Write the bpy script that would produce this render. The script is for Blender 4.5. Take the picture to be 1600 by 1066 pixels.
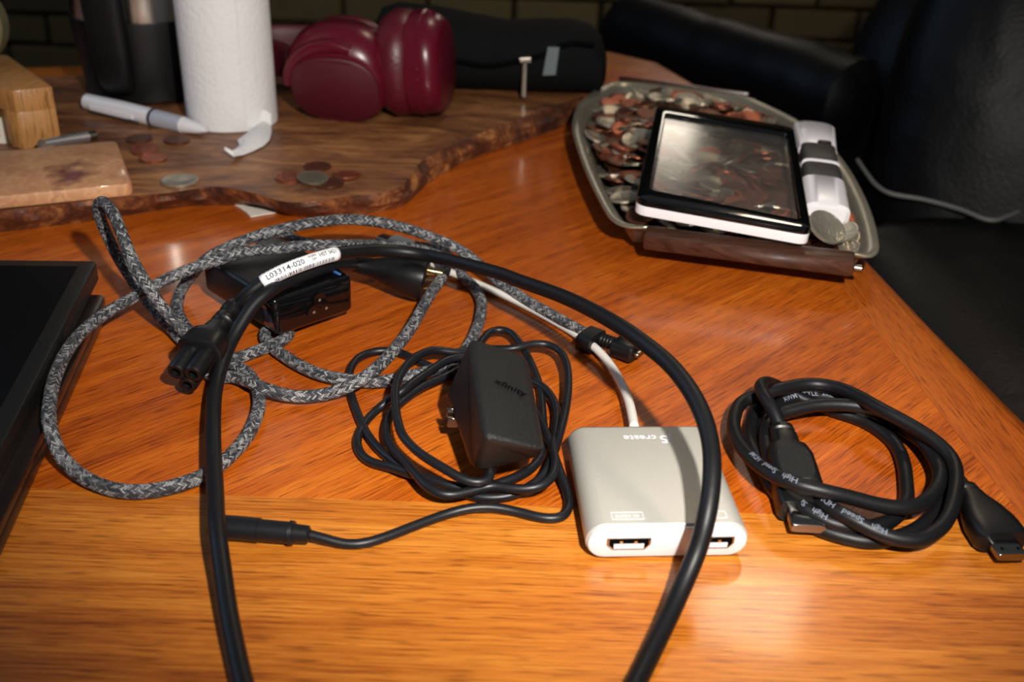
import bpy, bmesh, math, random
import numpy as np
from mathutils import Vector, Matrix, geometry, noise

for o in list(bpy.data.objects): bpy.data.objects.remove(o)
SC = bpy.context.scene
COL = SC.collection
rnd = random.Random(7)

# ------------------------------------------------------------------ camera
T = 0.75                                   # table top height
FPX, PITCH, ROLL, CH = 1650.0, math.radians(28.0), 0.035, 0.261
r0 = Vector((1, 0, 0)); u0 = Vector((0, math.sin(PITCH), math.cos(PITCH)))
FW = Vector((0, math.cos(PITCH), -math.sin(PITCH)))
CR = math.cos(ROLL)*r0 + math.sin(ROLL)*u0
CU = math.cos(ROLL)*u0 - math.sin(ROLL)*r0
CP = Vector((0, 0, T + CH))
cam_d = bpy.data.cameras.new('camera'); cam = bpy.data.objects.new('camera', cam_d); COL.objects.link(cam)
cam.matrix_world = Matrix(((CR.x, CU.x, -FW.x, CP.x), (CR.y, CU.y, -FW.y, CP.y), (CR.z, CU.z, -FW.z, CP.z), (0, 0, 0, 1)))
cam_d.sensor_width = 22.2; cam_d.lens = FPX*22.2/1600.0
cam_d.clip_start = 0.01; cam_d.clip_end = 50
cam_d.dof.use_dof = True; cam_d.dof.focus_distance = 0.49; cam_d.dof.aperture_fstop = 6.0
SC.camera = cam

# ------------------------------------------------------------------ world, lights, exposure
SC.view_settings.view_transform = 'Standard'; SC.view_settings.look = 'None'
SC.view_settings.gamma = 1.0; SC.view_settings.use_curve_mapping = False
SC.view_settings.exposure = 0.0
w = bpy.data.worlds.new('room_air'); SC.world = w; w.use_nodes = True
w.node_tree.nodes['Background'].inputs[0].default_value = (0.80, 0.90, 1.0, 1)
w.node_tree.nodes['Background'].inputs[1].default_value = 0.09

def light(name, kind, loc, target, power, color, size=0.02, **kw):
    d = bpy.data.lights.new(name, kind); o = bpy.data.objects.new(name, d); COL.objects.link(o)
    o.location = loc; o.rotation_euler = (Vector(target)-Vector(loc)).to_track_quat('-Z', 'Y').to_euler()
    d.energy = power; d.color = color
    if kind == 'AREA':
        d.shape = 'RECTANGLE'; d.size = size; d.size_y = kw.get('sy', size)
    else:
        d.shadow_soft_size = size
        if kind == 'SPOT': d.spot_size = kw['cone']; d.spot_blend = kw['blend']
    return o
FLASH = CP + CR*0.100 + CU*0.105 - FW*0.05
light('camera_flash', 'SPOT', FLASH, (0.0, 0.72, T), 25.0, (1.0, 0.95, 0.88), 0.011, cone=math.radians(78), blend=0.85)
light('window_daylight', 'AREA', (-1.9, 1.0, 2.0), (0.5, 0.9, 0.7), 6.0, (0.45, 0.66, 1.0), 0.8, sy=1.1)
light('ceiling_lamp_glow', 'AREA', (0.55, 1.75, 2.15), (0.15, 0.7, T), 3.5, (1.0, 0.80, 0.58), 0.22, sy=0.22)
light('wall_lamp_glow', 'AREA', (0.42, 2.60, 1.42), (0.13, 0.7, T), 0.55, (1.0, 0.88, 0.72), 0.12, sy=0.20)

# ------------------------------------------------------------------ helpers
def at(u, v, h=0.0):
    """point of the place at height h over the table that the photo shows at pixel (u, v)"""
    d = (u-800.0)*CR - (v-533.0)*CU + FPX*FW
    return CP + d*((T+h-CP.z)/d.z)

def at_y(u, v, y):
    d = (u-800.0)*CR - (v-533.0)*CU + FPX*FW
    return CP + d*((y-CP.y)/d.y)

def srgb(r, g, b):
    f = lambda c: (c/255/12.92) if c/255 <= 0.04045 else ((c/255+0.055)/1.055)**2.4
    return (f(r), f(g), f(b), 1.0)

WL = {}
def build(name, verts, faces, mat, parent=None, smooth=True, uvs=None, M=None, origin=None, sharp=40):
    vs = [Vector(v) for v in verts]
    if M is not None: vs = [M @ v for v in vs]
    if parent is not None: off = WL[parent]
    elif origin is not None: off = Vector(origin)
    else:
        mn = [min(v[i] for v in vs) for i in range(3)]; mx = [max(v[i] for v in vs) for i in range(3)]
        off = Vector(((mn[0]+mx[0])/2, (mn[1]+mx[1])/2, mn[2]))
    me = bpy.data.meshes.new(name)
    me.from_pydata([tuple(v-off) for v in vs], [], [tuple(f) for f in faces])
    if uvs is not None:
        ul = me.uv_layers.new(name='UVMap'); flat = []
        for f in uvs:
            for q in f: flat += [q[0], q[1]]
        ul.data.foreach_set('uv', flat)
    bm = bmesh.new(); bm.from_mesh(me); bmesh.ops.recalc_face_normals(bm, faces=bm.faces); bm.to_mesh(me); bm.free()
    me.polygons.foreach_set('use_smooth', [smooth]*len(me.polygons))
    if smooth and sharp: me.set_sharp_from_angle(angle=math.radians(sharp))
    me.materials.append(mat)
    o = bpy.data.objects.new(name, me); COL.objects.link(o)
    if parent is not None:
        o.parent = parent; WL[o] = off
    else:
        o.location = off; WL[o] = off
    return o

def thing(name, label, cat, loc, group=None):
    o = bpy.data.objects.new(name, None); COL.objects.link(o); o.location = loc
    o.empty_display_size = 0.02
    WL[o] = Vector(loc); return tag(o, label, cat, group)

def tag(o, label, cat=None, group=None, kind=None):
    o['label'] = label
    if cat: o['category'] = cat
    if group: o['group'] = group
    if kind: o['kind'] = kind
    return o

def bm_out(bm):
    bm.verts.index_update()
    v = [x.co.copy() for x in bm.verts]; f = [[q.index for q in p.verts] for p in bm.faces]
    bm.free(); return v, f

def box(cx, cy, cz, sx, sy, sz, bev=0.0, seg=2):
    bm = bmesh.new(); bmesh.ops.create_cube(bm, size=1.0)
    for q in bm.verts: q.co = Vector((cx+q.co.x*sx, cy+q.co.y*sy, cz+q.co.z*sz))
    if bev: bmesh.ops.bevel(bm, geom=bm.edges[:], offset=bev, segments=seg, profile=0.5, affect='EDGES')
    return bm_out(bm)

def hexa(c8, bev=0.0, seg=3):
    """bevelled solid from 4 bottom and 4 top corners"""
    bm = bmesh.new(); v = [bm.verts.new(c) for c in c8]
    for f in ((3, 2, 1, 0), (4, 5, 6, 7), (0, 1, 5, 4), (1, 2, 6, 5), (2, 3, 7, 6), (3, 0, 4, 7)): bm.faces.new([v[i] for i in f])
    bmesh.ops.recalc_face_normals(bm, faces=bm.faces)
    if bev: bmesh.ops.bevel(bm, geom=bm.edges[:], offset=bev, segments=seg, profile=0.5, affect='EDGES')
    return bm_out(bm)

def join(*parts):
    V, Fc = [], []
    for v, f in parts:
        n = len(V); V += list(v); Fc += [[i+n for i in q] for q in f]
    return V, Fc

def rounded_poly(pts, rad, seg=5):
    """2-D polygon with rounded corners"""
    out = []; n = len(pts)
    for i in range(n):
        p = Vector(pts[i]); a = Vector(pts[i-1]); b = Vector(pts[(i+1) % n])
        da = (a-p); db = (b-p); r = min(rad if not isinstance(rad, (list, tuple)) else rad[i], da.length*0.48, db.length*0.48)
        da = p+da.normalized()*r; db = p+db.normalized()*r
        for k in range(seg+1):
            t = k/seg; out.append((1-t)**2*da + 2*t*(1-t)*p + t*t*db)
    return out

def prism(poly, z0, z1, bev=0.0, seg=2):
    """polygon (list of 2-D) extruded between heights with softened rims"""
    n = len(poly); P2 = [Vector((p[0], p[1])) for p in poly]
    area = sum(P2[i].x*P2[(i+1) % n].y - P2[(i+1) % n].x*P2[i].y for i in range(n))
    if area < 0: P2.reverse()
    nor = []
    for i in range(n):
        d = (P2[(i+1) % n]-P2[i-1]); d.normalize(); nor.append(Vector((d.y, -d.x)))
    rings = []
    if bev:
        for k in range(seg+1):
            a = math.pi/2*k/seg; rings.append((bev*(1-math.sin(a)), z0+bev*(1-math.cos(a))))
        for k in range(seg+1):
            a = math.pi/2*k/seg; rings.append((bev*(1-math.cos(a)), z1-bev*(1-math.sin(a))))
    else: rings = [(0, z0), (0, z1)]
    V, Fc = [], []
    for ins, z in rings:
        for p, q in zip(P2, nor): V.append(Vector((p.x-q.x*ins, p.y-q.y*ins, z)))
    for r in range(len(rings)-1):
        for i in range(n): j = (i+1) % n; Fc.append([r*n+i, r*n+j, (r+1)*n+j, (r+1)*n+i])
    Fc.append(list(range(n))[::-1]); b = (len(rings)-1)*n; Fc.append([b+i for i in range(n)])
    return V, Fc

def lathe(prof, n=40, c=(0, 0, 0)):
    V, Fc = [], []; c = Vector(c)
    for r, z in prof:
        for i in range(n):
            a = 2*math.pi*i/n; V.append(c+Vector((r*math.cos(a), r*math.sin(a), z)))
    for k in range(len(prof)-1):
        for i in range(n): j = (i+1) % n; Fc.append([k*n+i, k*n+j, (k+1)*n+j, (k+1)*n+i])
    if prof[0][0] > 1e-6: Fc.append(list(range(n))[::-1])
    if prof[-1][0] > 1e-6: Fc.append([(len(prof)-1)*n+i for i in range(n)])
    return V, Fc

def loft(secs, n=28, cap=True):
    """secs: (centre, x axis, y axis, half width, half height, exponent)"""
    V, Fc = [], []
    for c, ax, ay, a, b, e in secs:
        for i in range(n):
            t = 2*math.pi*i/n; ct, st = math.cos(t), math.sin(t)
            x = a*math.copysign(abs(ct)**(2/e), ct); y = b*math.copysign(abs(st)**(2/e), st)
            V.append(Vector(c)+ax*x+ay*y)
    m = len(secs)
    for k in range(m-1):
        for i in range(n): j = (i+1) % n; Fc.append([k*n+i, k*n+j, (k+1)*n+j, (k+1)*n+i])
    if cap: Fc.append(list(range(n))[::-1]); Fc.append([(m-1)*n+i for i in range(n)])
    return V, Fc

def axes(d, up=(0, 0, 1)):
    d = Vector(d).normalized(); x = Vector(up).cross(d)
    if x.length < 1e-5: x = Vector((1, 0, 0))
    x.normalize(); return d, x, d.cross(x).normalized()

def loft_line(p0, d, stations, e=2.0, up=(0, 0, 1), n=28):
    """stations: (distance, half width, half height[, exponent]) along a straight axis"""
    d, x, y = axes(d, up); S = []
    for s in stations: S.append((Vector(p0)+d*s[0], x, y, s[1], s[2], s[3] if len(s) > 3 else e))
    return loft(S, n)

def ellipsoid(c, R, rx, ry, rz, e1=2.0, e2=2.0, nu=40, nv=24):
    """superellipsoid; R: 3x3 rotation"""
    V, Fc = [], []; c = Vector(c)
    pw = lambda q, e: math.copysign(abs(q)**(2/e), q)
    for k in range(nv+1):
        f = -math.pi/2+math.pi*k/nv
        for i in range(nu):
            t = 2*math.pi*i/nu
            V.append(c+R @ Vector((rx*pw(math.cos(f), e1)*pw(math.cos(t), e2), ry*pw(math.cos(f), e1)*pw(math.sin(t), e2), rz*pw(math.sin(f), e1))))
    for k in range(nv):
        for i in range(nu): j = (i+1) % nu; Fc.append([k*nu+i, k*nu+j, (k+1)*nu+j, (k+1)*nu+i])
    return V, Fc

class Path:
    """smooth 3-D path through points, resampled at an even step"""
    def __init__(s, pts, step=0.002, smooth=3):
        P = np.array([tuple(p) for p in pts], float)
        d = np.sqrt(np.linalg.norm(np.diff(P, axis=0), axis=1)); d = np.maximum(d, 1e-4); t = np.concatenate([[0], np.cumsum(d)])
        m = np.zeros_like(P)
        for i in range(len(P)):
            if i == 0: m[i] = (P[1]-P[0])/(t[1]-t[0])
            elif i == len(P)-1: m[i] = (P[-1]-P[-2])/(t[-1]-t[-2])
            else:
                a = (P[i]-P[i-1])/(t[i]-t[i-1]); b = (P[i+1]-P[i])/(t[i+1]-t[i]); h0, h1 = t[i]-t[i-1], t[i+1]-t[i]
                m[i] = (a*h1+b*h0)/(h0+h1)
        out = []
        for i in range(len(P)-1):
            h = t[i+1]-t[i]
            for q in np.linspace(0, 1, 24, endpoint=False):
                out.append((2*q**3-3*q*q+1)*P[i]+(q**3-2*q*q+q)*h*m[i]+(-2*q**3+3*q*q)*P[i+1]+(q**3-q*q)*h*m[i+1])
        out.append(P[-1]); out = np.array(out)
        L = np.concatenate([[0], np.cumsum(np.linalg.norm(np.diff(out, axis=0), axis=1))])
        n = max(4, int(L[-1]/step)); S = np.linspace(0, L[-1], n+1)
        Q = np.stack([np.interp(S, L, out[:, k]) for k in range(3)], 1)
        for _ in range(smooth):
            Q[1:-1] = 0.25*Q[:-2]+0.5*Q[1:-1]+0.25*Q[2:]
        s.p = [Vector(q) for q in Q]; s.s = S; s.len = L[-1]
        s.t = [(s.p[min(i+1, n)]-s.p[max(i-1, 0)]).normalized() for i in range(n+1)]
        nn = Vector((0, 0, 1)) if abs(s.t[0].z) < 0.9 else Vector((1, 0, 0)); s.n = []
        for tt in s.t:
            nn = (nn-tt*nn.dot(tt)).normalized(); s.n.append(nn)
    def at(s, q):
        x = max(0, min(s.len, q))/s.len*(len(s.p)-1); i = min(int(x), len(s.p)-2); f = x-i
        return s.p[i].lerp(s.p[i+1], f), s.t[i].lerp(s.t[i+1], f).normalized()
    def near(s, P):
        return s.s[min(range(len(s.p)), key=lambda i: (s.p[i]-P).length)]

def tube(path, r, n=12, s0=None, s1=None):
    idx = [i for i in range(len(path.p)) if (s0 is None or path.s[i] >= s0) and (s1 is None or path.s[i] <= s1)]
    V, Fc, UV = [], [], []
    for i in idx:
        b = path.t[i].cross(path.n[i])
        for k in range(n):
            a = 2*math.pi*k/n; V.append(path.p[i]+(path.n[i]*math.cos(a)+b*math.sin(a))*r)
    for q in range(len(idx)-1):
        for k in range(n):
            j = (k+1) % n; Fc.append([q*n+k, q*n+j, (q+1)*n+j, (q+1)*n+k])
            u0_, u1_ = path.s[idx[q]], path.s[idx[q+1]]
            UV.append([(u0_, k/n), (u0_, (k+1)/n), (u1_, (k+1)/n), (u1_, k/n)])
    Fc.append(list(range(n))[::-1]); UV.append([(0, 0)]*n)
    b = (len(idx)-1)*n; Fc.append([b+k for k in range(n)]); UV.append([(0, 0)]*n)
    return V, Fc, UV

def text_mesh(s, size):
    cu = bpy.data.curves.new('lettering', 'FONT'); cu.body = s; cu.size = size; cu.resolution_u = 2; cu.offset = size*0.012
    cu.align_x = 'LEFT'; cu.align_y = 'CENTER'; o = bpy.data.objects.new('lettering', cu)
    me = o.to_mesh(); V = [v.co.copy() for v in me.vertices]; Fc = [list(p.vertices) for p in me.polygons]
    o.to_mesh_clear(); bpy.data.objects.remove(o); bpy.data.curves.remove(cu)
    return V, Fc

def wrap(V, Fc, path, s0, r, ref, direction=1, roll=0.0):
    """bend flat lettering (x along, y across) round a cord"""
    bm = bmesh.new(); vv = [bm.verts.new(v) for v in V]
    for f in Fc:
        try: bm.faces.new([vv[i] for i in f])
        except ValueError: pass
    bmesh.ops.triangulate(bm, faces=bm.faces[:])
    for _ in range(3):
        long_ = [e for e in bm.edges if e.calc_length() > r*0.16]
        if not long_: break
        bmesh.ops.subdivide_edges(bm, edges=long_, cuts=1); bmesh.ops.triangulate(bm, faces=bm.faces[:])
    V, Fc = bm_out(bm)
    out = []
    for v in V:
        p, t = path.at(s0+direction*v.x)
        up = (Vector(ref)-t*Vector(ref).dot(t)).normalized(); side = up.cross(t)*direction
        a = v.y/r + roll
        out.append(p+(up*math.cos(a)+side*math.sin(a))*r)
    return out, Fc

# ------------------------------------------------------------------ materials
def new_mat(name):
    m = bpy.data.materials.new(name); m.use_nodes = True
    nt = m.node_tree; return m, nt, nt.nodes['Principled BSDF']

def N(nt, kind, **inp):
    n = nt.nodes.new(kind)
    for k, v in inp.items():
        if k in n.inputs: n.inputs[k].default_value = v
        else: setattr(n, k, v)
    return n

def plain(name, col, rough=0.5, metal=0.0, coat=0.0, bump=0.0, bscale=400.0, vary=0.0, vscale=60.0, spec=None, detail=3.0, coat_rough=0.08):
    m, nt, b = new_mat(name)
    b.inputs['Base Color'].default_value = col; b.inputs['Roughness'].default_value = rough
    b.inputs['Metallic'].default_value = metal; b.inputs['Coat Weight'].default_value = coat; b.inputs['Coat Roughness'].default_value = coat_rough
    if spec is not None: b.inputs['Specular IOR Level'].default_value = spec
    tc = N(nt, 'ShaderNodeTexCoord')
    if bump:
        nz = N(nt, 'ShaderNodeTexNoise', Scale=bscale, Detail=detail); nt.links.new(tc.outputs['Object'], nz.inputs['Vector'])
        bp = N(nt, 'ShaderNodeBump', Strength=bump, Distance=0.001)
        nt.links.new(nz.outputs['Fac'], bp.inputs['Height']); nt.links.new(bp.outputs['Normal'], b.inputs['Normal'])
    nz2 = N(nt, 'ShaderNodeTexNoise', Scale=vscale, Detail=4.0); nt.links.new(tc.outputs['Object'], nz2.inputs['Vector'])
    mx = N(nt, 'ShaderNodeMix', data_type='RGBA'); mx.inputs[6].default_value = [c*(1-vary) for c in col[:3]]+[1]; mx.inputs[7].default_value = [min(1, c*(1+vary)) for c in col[:3]]+[1]
    nt.links.new(nz2.outputs['Fac'], mx.inputs[0]); nt.links.new(mx.outputs[2], b.inputs['Base Color'])
    return m

def ramp(nt, stops):
    r = N(nt, 'ShaderNodeValToRGB'); e = r.color_ramp.elements
    while len(e) < len(stops): e.new(0.5)
    for q, (p, c) in zip(e, stops): q.position = p; q.color = c
    return r

def wood(name, stops, angle, fine=3600.0, along=26.0, rough=0.34, coat=0.35, ring=None, bump=0.15, coat_rough=0.12, big=0.5):
    """long grained timber; angle = grain direction in the horizontal plane"""
    m, nt, b = new_mat(name)
    tc = N(nt, 'ShaderNodeTexCoord'); mp = N(nt, 'ShaderNodeMapping'); mp.inputs['Rotation'].default_value = (0, 0, -angle)
    nt.links.new(tc.outputs['Object'], mp.inputs['Vector'])
    sc = N(nt, 'ShaderNodeVectorMath', operation='MULTIPLY'); sc.inputs[1].default_value = (along, fine*0.35, 60.0); nt.links.new(mp.outputs[0], sc.inputs[0])
    pore = N(nt, 'ShaderNodeTexNoise', Scale=1.0, Detail=5.0, Roughness=0.65); nt.links.new(sc.outputs[0], pore.inputs['Vector'])
    sc2 = N(nt, 'ShaderNodeVectorMath', operation='MULTIPLY'); sc2.inputs[1].default_value = (along*0.12, fine*0.030, 30.0); nt.links.new(mp.outputs[0], sc2.inputs[0])
    band = N(nt, 'ShaderNodeTexNoise', Scale=1.0, Detail=3.0, Distortion=0.6); nt.links.new(sc2.outputs[0], band.inputs['Vector'])
    sc3 = N(nt, 'ShaderNodeVectorMath', operation='MULTIPLY'); sc3.inputs[1].default_value = (3.0, 7.0, 5.0); nt.links.new(mp.outputs[0], sc3.inputs[0])
    blot = N(nt, 'ShaderNodeTexNoise', Scale=1.0, Detail=2.0); nt.links.new(sc3.outputs[0], blot.inputs['Vector'])
    a = N(nt, 'ShaderNodeMath', operation='MULTIPLY_ADD'); a.inputs[1].default_value = 0.5; nt.links.new(pore.outputs['Fac'], a.inputs[0])
    b1 = N(nt, 'ShaderNodeMath', operation='MULTIPLY_ADD'); b1.inputs[1].default_value = 0.5*big; nt.links.new(band.outputs['Fac'], b1.inputs[0])
    b2 = N(nt, 'ShaderNodeMath', operation='MULTIPLY'); b2.inputs[1].default_value = 0.5*(1-big); nt.links.new(blot.outputs['Fac'], b2.inputs[0])
    nt.links.new(b2.outputs[0], b1.inputs[2]); nt.links.new(b1.outputs[0], a.inputs[2])
    cr = ramp(nt, stops); nt.links.new(a.outputs[0], cr.inputs[0])
    sc4 = N(nt, 'ShaderNodeVectorMath', operation='MULTIPLY'); sc4.inputs[1].default_value = (along*2.6, fine*0.30, 60.0); nt.links.new(mp.outputs[0], sc4.inputs[0])
    dash = N(nt, 'ShaderNodeTexNoise', Scale=1.0, Detail=2.0, Roughness=0.5); nt.links.new(sc4.outputs[0], dash.inputs['Vector'])
    dr = ramp(nt, [(0.54, (1, 1, 1, 1)), (0.66, (0.45, 0.36, 0.28, 1))]); nt.links.new(dash.outputs['Fac'], dr.inputs[0])
    dm_ = N(nt, 'ShaderNodeMix', data_type='RGBA', blend_type='MULTIPLY'); dm_.inputs[0].default_value = 0.9
    nt.links.new(cr.outputs[0], dm_.inputs[6]); nt.links.new(dr.outputs[0], dm_.inputs[7]); nt.links.new(dm_.outputs[2], b.inputs['Base Color'])
    b.inputs['Roughness'].default_value = rough; b.inputs['Coat Weight'].default_value = coat; b.inputs['Coat Roughness'].default_value = coat_rough
    bp = N(nt, 'ShaderNodeBump', Strength=bump, Distance=0.0006); nt.links.new(pore.outputs['Fac'], bp.inputs['Height']); nt.links.new(bp.outputs['Normal'], b.inputs['Normal'])
    return m

def swirl_wood(name, stops, scale=9.0, rough=0.55, coat=0.1, stretch=(1, 2.6, 1), distort=2.5, bump=0.2):
    m, nt, b = new_mat(name)
    tc = N(nt, 'ShaderNodeTexCoord'); mp = N(nt, 'ShaderNodeMapping'); mp.inputs['Scale'].default_value = stretch; mp.inputs['Rotation'].default_value = (0, 0, -0.25)
    nt.links.new(tc.outputs['Object'], mp.inputs['Vector'])
    n1 = N(nt, 'ShaderNodeTexNoise', Scale=scale, Detail=6.0, Distortion=distort, Roughness=0.62); nt.links.new(mp.outputs[0], n1.inputs['Vector'])
    n2 = N(nt, 'ShaderNodeTexNoise', Scale=scale*9, Detail=4.0, Distortion=1.0); nt.links.new(mp.outputs[0], n2.inputs['Vector'])
    a = N(nt, 'ShaderNodeMath', operation='MULTIPLY_ADD'); a.inputs[1].default_value = 0.25; nt.links.new(n2.outputs['Fac'], a.inputs[0])
    c = N(nt, 'ShaderNodeMath', operation='MULTIPLY'); c.inputs[1].default_value = 0.75; nt.links.new(n1.outputs['Fac'], c.inputs[0]); nt.links.new(c.outputs[0], a.inputs[2])
    cr = ramp(nt, stops); nt.links.new(a.outputs[0], cr.inputs[0]); nt.links.new(cr.outputs[0], b.inputs['Base Color'])
    b.inputs['Roughness'].default_value = rough; b.inputs['Coat Weight'].default_value = coat
    bp = N(nt, 'ShaderNodeBump', Strength=bump, Distance=0.001); nt.links.new(n2.outputs['Fac'], bp.inputs['Height']); nt.links.new(bp.outputs['Normal'], b.inputs['Normal'])
    return m

def braid_mat():
    m, nt, b = new_mat('braided_yarn')
    uv = N(nt, 'ShaderNodeUVMap'); sp = N(nt, 'ShaderNodeSeparateXYZ'); nt.links.new(uv.outputs[0], sp.inputs[0])
    def mth(op, x, y=None, z=None):
        n = N(nt, 'ShaderNodeMath', operation=op)
        for i, q in enumerate((x, y, z)):
            if q is None: continue
            if isinstance(q, (int, float)): n.inputs[i].default_value = q
            else: nt.links.new(q, n.inputs[i])
        return n.outputs[0]
    v8 = mth('MULTIPLY', sp.outputs[1], 12.0); tri = mth('PINGPONG', v8, 1.0)
    ph = mth('MULTIPLY_ADD', tri, 1.3, mth('MULTIPLY', sp.outputs[0], 760.0))
    fr = mth('PINGPONG', ph, 0.5)
    cell = N(nt, 'ShaderNodeCombineXYZ'); nt.links.new(mth('FLOOR', ph), cell.inputs[0]); nt.links.new(mth('FLOOR', v8), cell.inputs[1])
    wn = N(nt, 'ShaderNodeTexWhiteNoise', noise_dimensions='2D'); nt.links.new(cell.outputs[0], wn.inputs['Vector'])
    fib = N(nt, 'ShaderNodeCombineXYZ'); nt.links.new(mth('MULTIPLY', ph, 2.0), fib.inputs[0]); nt.links.new(mth('MULTIPLY', v8, 3.0), fib.inputs[1])
    nz = N(nt, 'ShaderNodeTexNoise', Scale=1.6, Detail=3.0, Roughness=0.7); nt.links.new(fib.outputs[0], nz.inputs['Vector'])
    mixv = mth('MULTIPLY_ADD', nz.outputs['Fac'], 0.75, mth('MULTIPLY', wn.outputs['Value'], 0.30))
    cr = ramp(nt, [(0.36, srgb(20, 21, 26)), (0.50, srgb(66, 67, 72)), (0.60, srgb(118, 118, 121)), (0.72, srgb(196, 194, 190))])
    nt.links.new(mixv, cr.inputs[0])
    dk = N(nt, 'ShaderNodeMix', data_type='RGBA', blend_type='MULTIPLY'); dk.inputs[0].default_value = 1.0
    nt.links.new(cr.outputs[0], dk.inputs[6]); g = ramp(nt, [(0.0, (0.25, 0.25, 0.27, 1)), (0.35, (1, 1, 1, 1))]); nt.links.new(fr, g.inputs[0]); nt.links.new(g.outputs[0], dk.inputs[7])
    nt.links.new(dk.outputs[2], b.inputs['Base Color']); b.inputs['Roughness'].default_value = 0.75
    bp = N(nt, 'ShaderNodeBump', Strength=0.7, Distance=0.0006); nt.links.new(fr, bp.inputs['Height']); nt.links.new(bp.outputs['Normal'], b.inputs['Normal'])
    return m

def pane_mat():
    m, nt, b = new_mat('clear_lens'); nt.nodes.remove(b); out = nt.nodes['Material Output']
    tr = N(nt, 'ShaderNodeBsdfTransparent'); tr.inputs[0].default_value = (0.93, 0.93, 0.92, 1)
    gl = N(nt, 'ShaderNodeBsdfGlossy'); gl.inputs['Roughness'].default_value = 0.16
    df = N(nt, 'ShaderNodeBsdfDiffuse'); df.inputs[0].default_value = (0.55, 0.52, 0.48, 1)
    lw = N(nt, 'ShaderNodeLayerWeight'); lw.inputs['Blend'].default_value = 0.5
    fp = N(nt, 'ShaderNodeMath', operation='POWER'); fp.inputs[1].default_value = 5.0; nt.links.new(lw.outputs['Facing'], fp.inputs[0])
    fr = N(nt, 'ShaderNodeMath', operation='MULTIPLY_ADD'); fr.inputs[1].default_value = 0.9; fr.inputs[2].default_value = 0.065; nt.links.new(fp.outputs[0], fr.inputs[0])
    m1 = N(nt, 'ShaderNodeMixShader'); m1.inputs[0].default_value = 0.05
    nt.links.new(tr.outputs[0], m1.inputs[1]); nt.links.new(df.outputs[0], m1.inputs[2])
    m2 = N(nt, 'ShaderNodeMixShader'); nt.links.new(fr.outputs[0], m2.inputs[0]); nt.links.new(m1.outputs[0], m2.inputs[1]); nt.links.new(gl.outputs[0], m2.inputs[2])
    nt.links.new(m2.outputs[0], out.inputs['Surface'])
    return m

OAK_F = wood('oak_field', [(0.34, srgb(96, 34, 4)), (0.43, srgb(156, 68, 10)), (0.53, srgb(190, 92, 17)), (0.66, srgb(218, 124, 34))], math.radians(45))
OAK_B = wood('oak_band', [(0.34, srgb(92, 36, 5)), (0.43, srgb(164, 84, 18)), (0.53, srgb(200, 118, 36)), (0.66, srgb(224, 152, 62))], 0.0, along=22.0)
OAK_R = wood('oak_side_band', [(0.28, srgb(100, 38, 5)), (0.42, srgb(156, 70, 14)), (0.53, srgb(182, 90, 24)), (0.68, srgb(204, 118, 40))], math.radians(93))
SLAB = swirl_wood('olive_slab', [(0.30, srgb(46, 24, 13)), (0.42, srgb(96, 55, 29)), (0.53, srgb(138, 87, 47)), (0.66, srgb(176, 124, 72))], scale=6.0, stretch=(1, 3.2, 1))
BARK = swirl_wood('bark', [(0.36, srgb(38, 18, 11)), (0.48, srgb(84, 44, 24)), (0.55, srgb(120, 68, 36)), (0.64, srgb(176, 122, 66))], scale=26, stretch=(1, 1, 1), distort=1.2, bump=0.9, rough=0.6)
def cedar():
    m = swirl_wood('red_cedar', [(0.28, srgb(150, 90, 62)), (0.40, srgb(186, 130, 92)), (0.55, srgb(206, 156, 112)), (0.7, srgb(192, 128, 98))], scale=7, stretch=(1, 2.2, 1), distort=1.0, bump=0.1)
    nt = m.node_tree; b = nt.nodes['Principled BSDF']; src = b.inputs['Base Color'].links[0].from_socket
    tc = N(nt, 'ShaderNodeTexCoord'); mp = N(nt, 'ShaderNodeMapping'); mp.inputs['Location'].default_value = (-0.031*1.0, 0.008, 0); nt.links.new(tc.outputs['Object'], mp.inputs['Vector'])
    st = N(nt, 'ShaderNodeVectorMath', operation='MULTIPLY'); st.inputs[1].default_value = (1.0, 0.75, 0.3); nt.links.new(mp.outputs[0], st.inputs[0])
    ln = N(nt, 'ShaderNodeVectorMath', operation='LENGTH'); nt.links.new(st.outputs[0], ln.inputs[0])
    nz = N(nt, 'ShaderNodeTexNoise', Scale=55.0, Detail=3.0); nt.links.new(tc.outputs['Object'], nz.inputs['Vector'])
    ad_ = N(nt, 'ShaderNodeMath', operation='MULTIPLY_ADD'); ad_.inputs[1].default_value = 0.05; nt.links.new(nz.outputs['Fac'], ad_.inputs[0]); nt.links.new(ln.outputs['Value'], ad_.inputs[2])
    rp = ramp(nt, [(0.036, (1, 1, 1, 1)), (0.046, (0, 0, 0, 1))]); nt.links.new(ad_.outputs[0], rp.inputs[0])
    rings = N(nt, 'ShaderNodeMath', operation='SINE'); rm = N(nt, 'ShaderNodeMath', operation='MULTIPLY'); rm.inputs[1].default_value = 700.0
    nt.links.new(ad_.outputs[0], rm.inputs[0]); nt.links.new(rm.outputs[0], rings.inputs[0])
    rr = ramp(nt, [(0.0, (0.86, 0.80, 0.76, 1)), (0.8, (1, 1, 1, 1))]); nt.links.new(rings.outputs[0], rr.inputs[0])
    m0 = N(nt, 'ShaderNodeMix', data_type='RGBA', blend_type='MULTIPLY'); m0.inputs[0].default_value = 0.8; nt.links.new(src, m0.inputs[6]); nt.links.new(rr.outputs[0], m0.inputs[7])
    mx = N(nt, 'ShaderNodeMix', data_type='RGBA'); mx.inputs[7].default_value = srgb(110, 62, 54); nt.links.new(rp.outputs[0], mx.inputs[0]); nt.links.new(m0.outputs[2], mx.inputs[6])
    nt.links.new(mx.outputs[2], b.inputs['Base Color']); return m
PINKWOOD = cedar()
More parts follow.
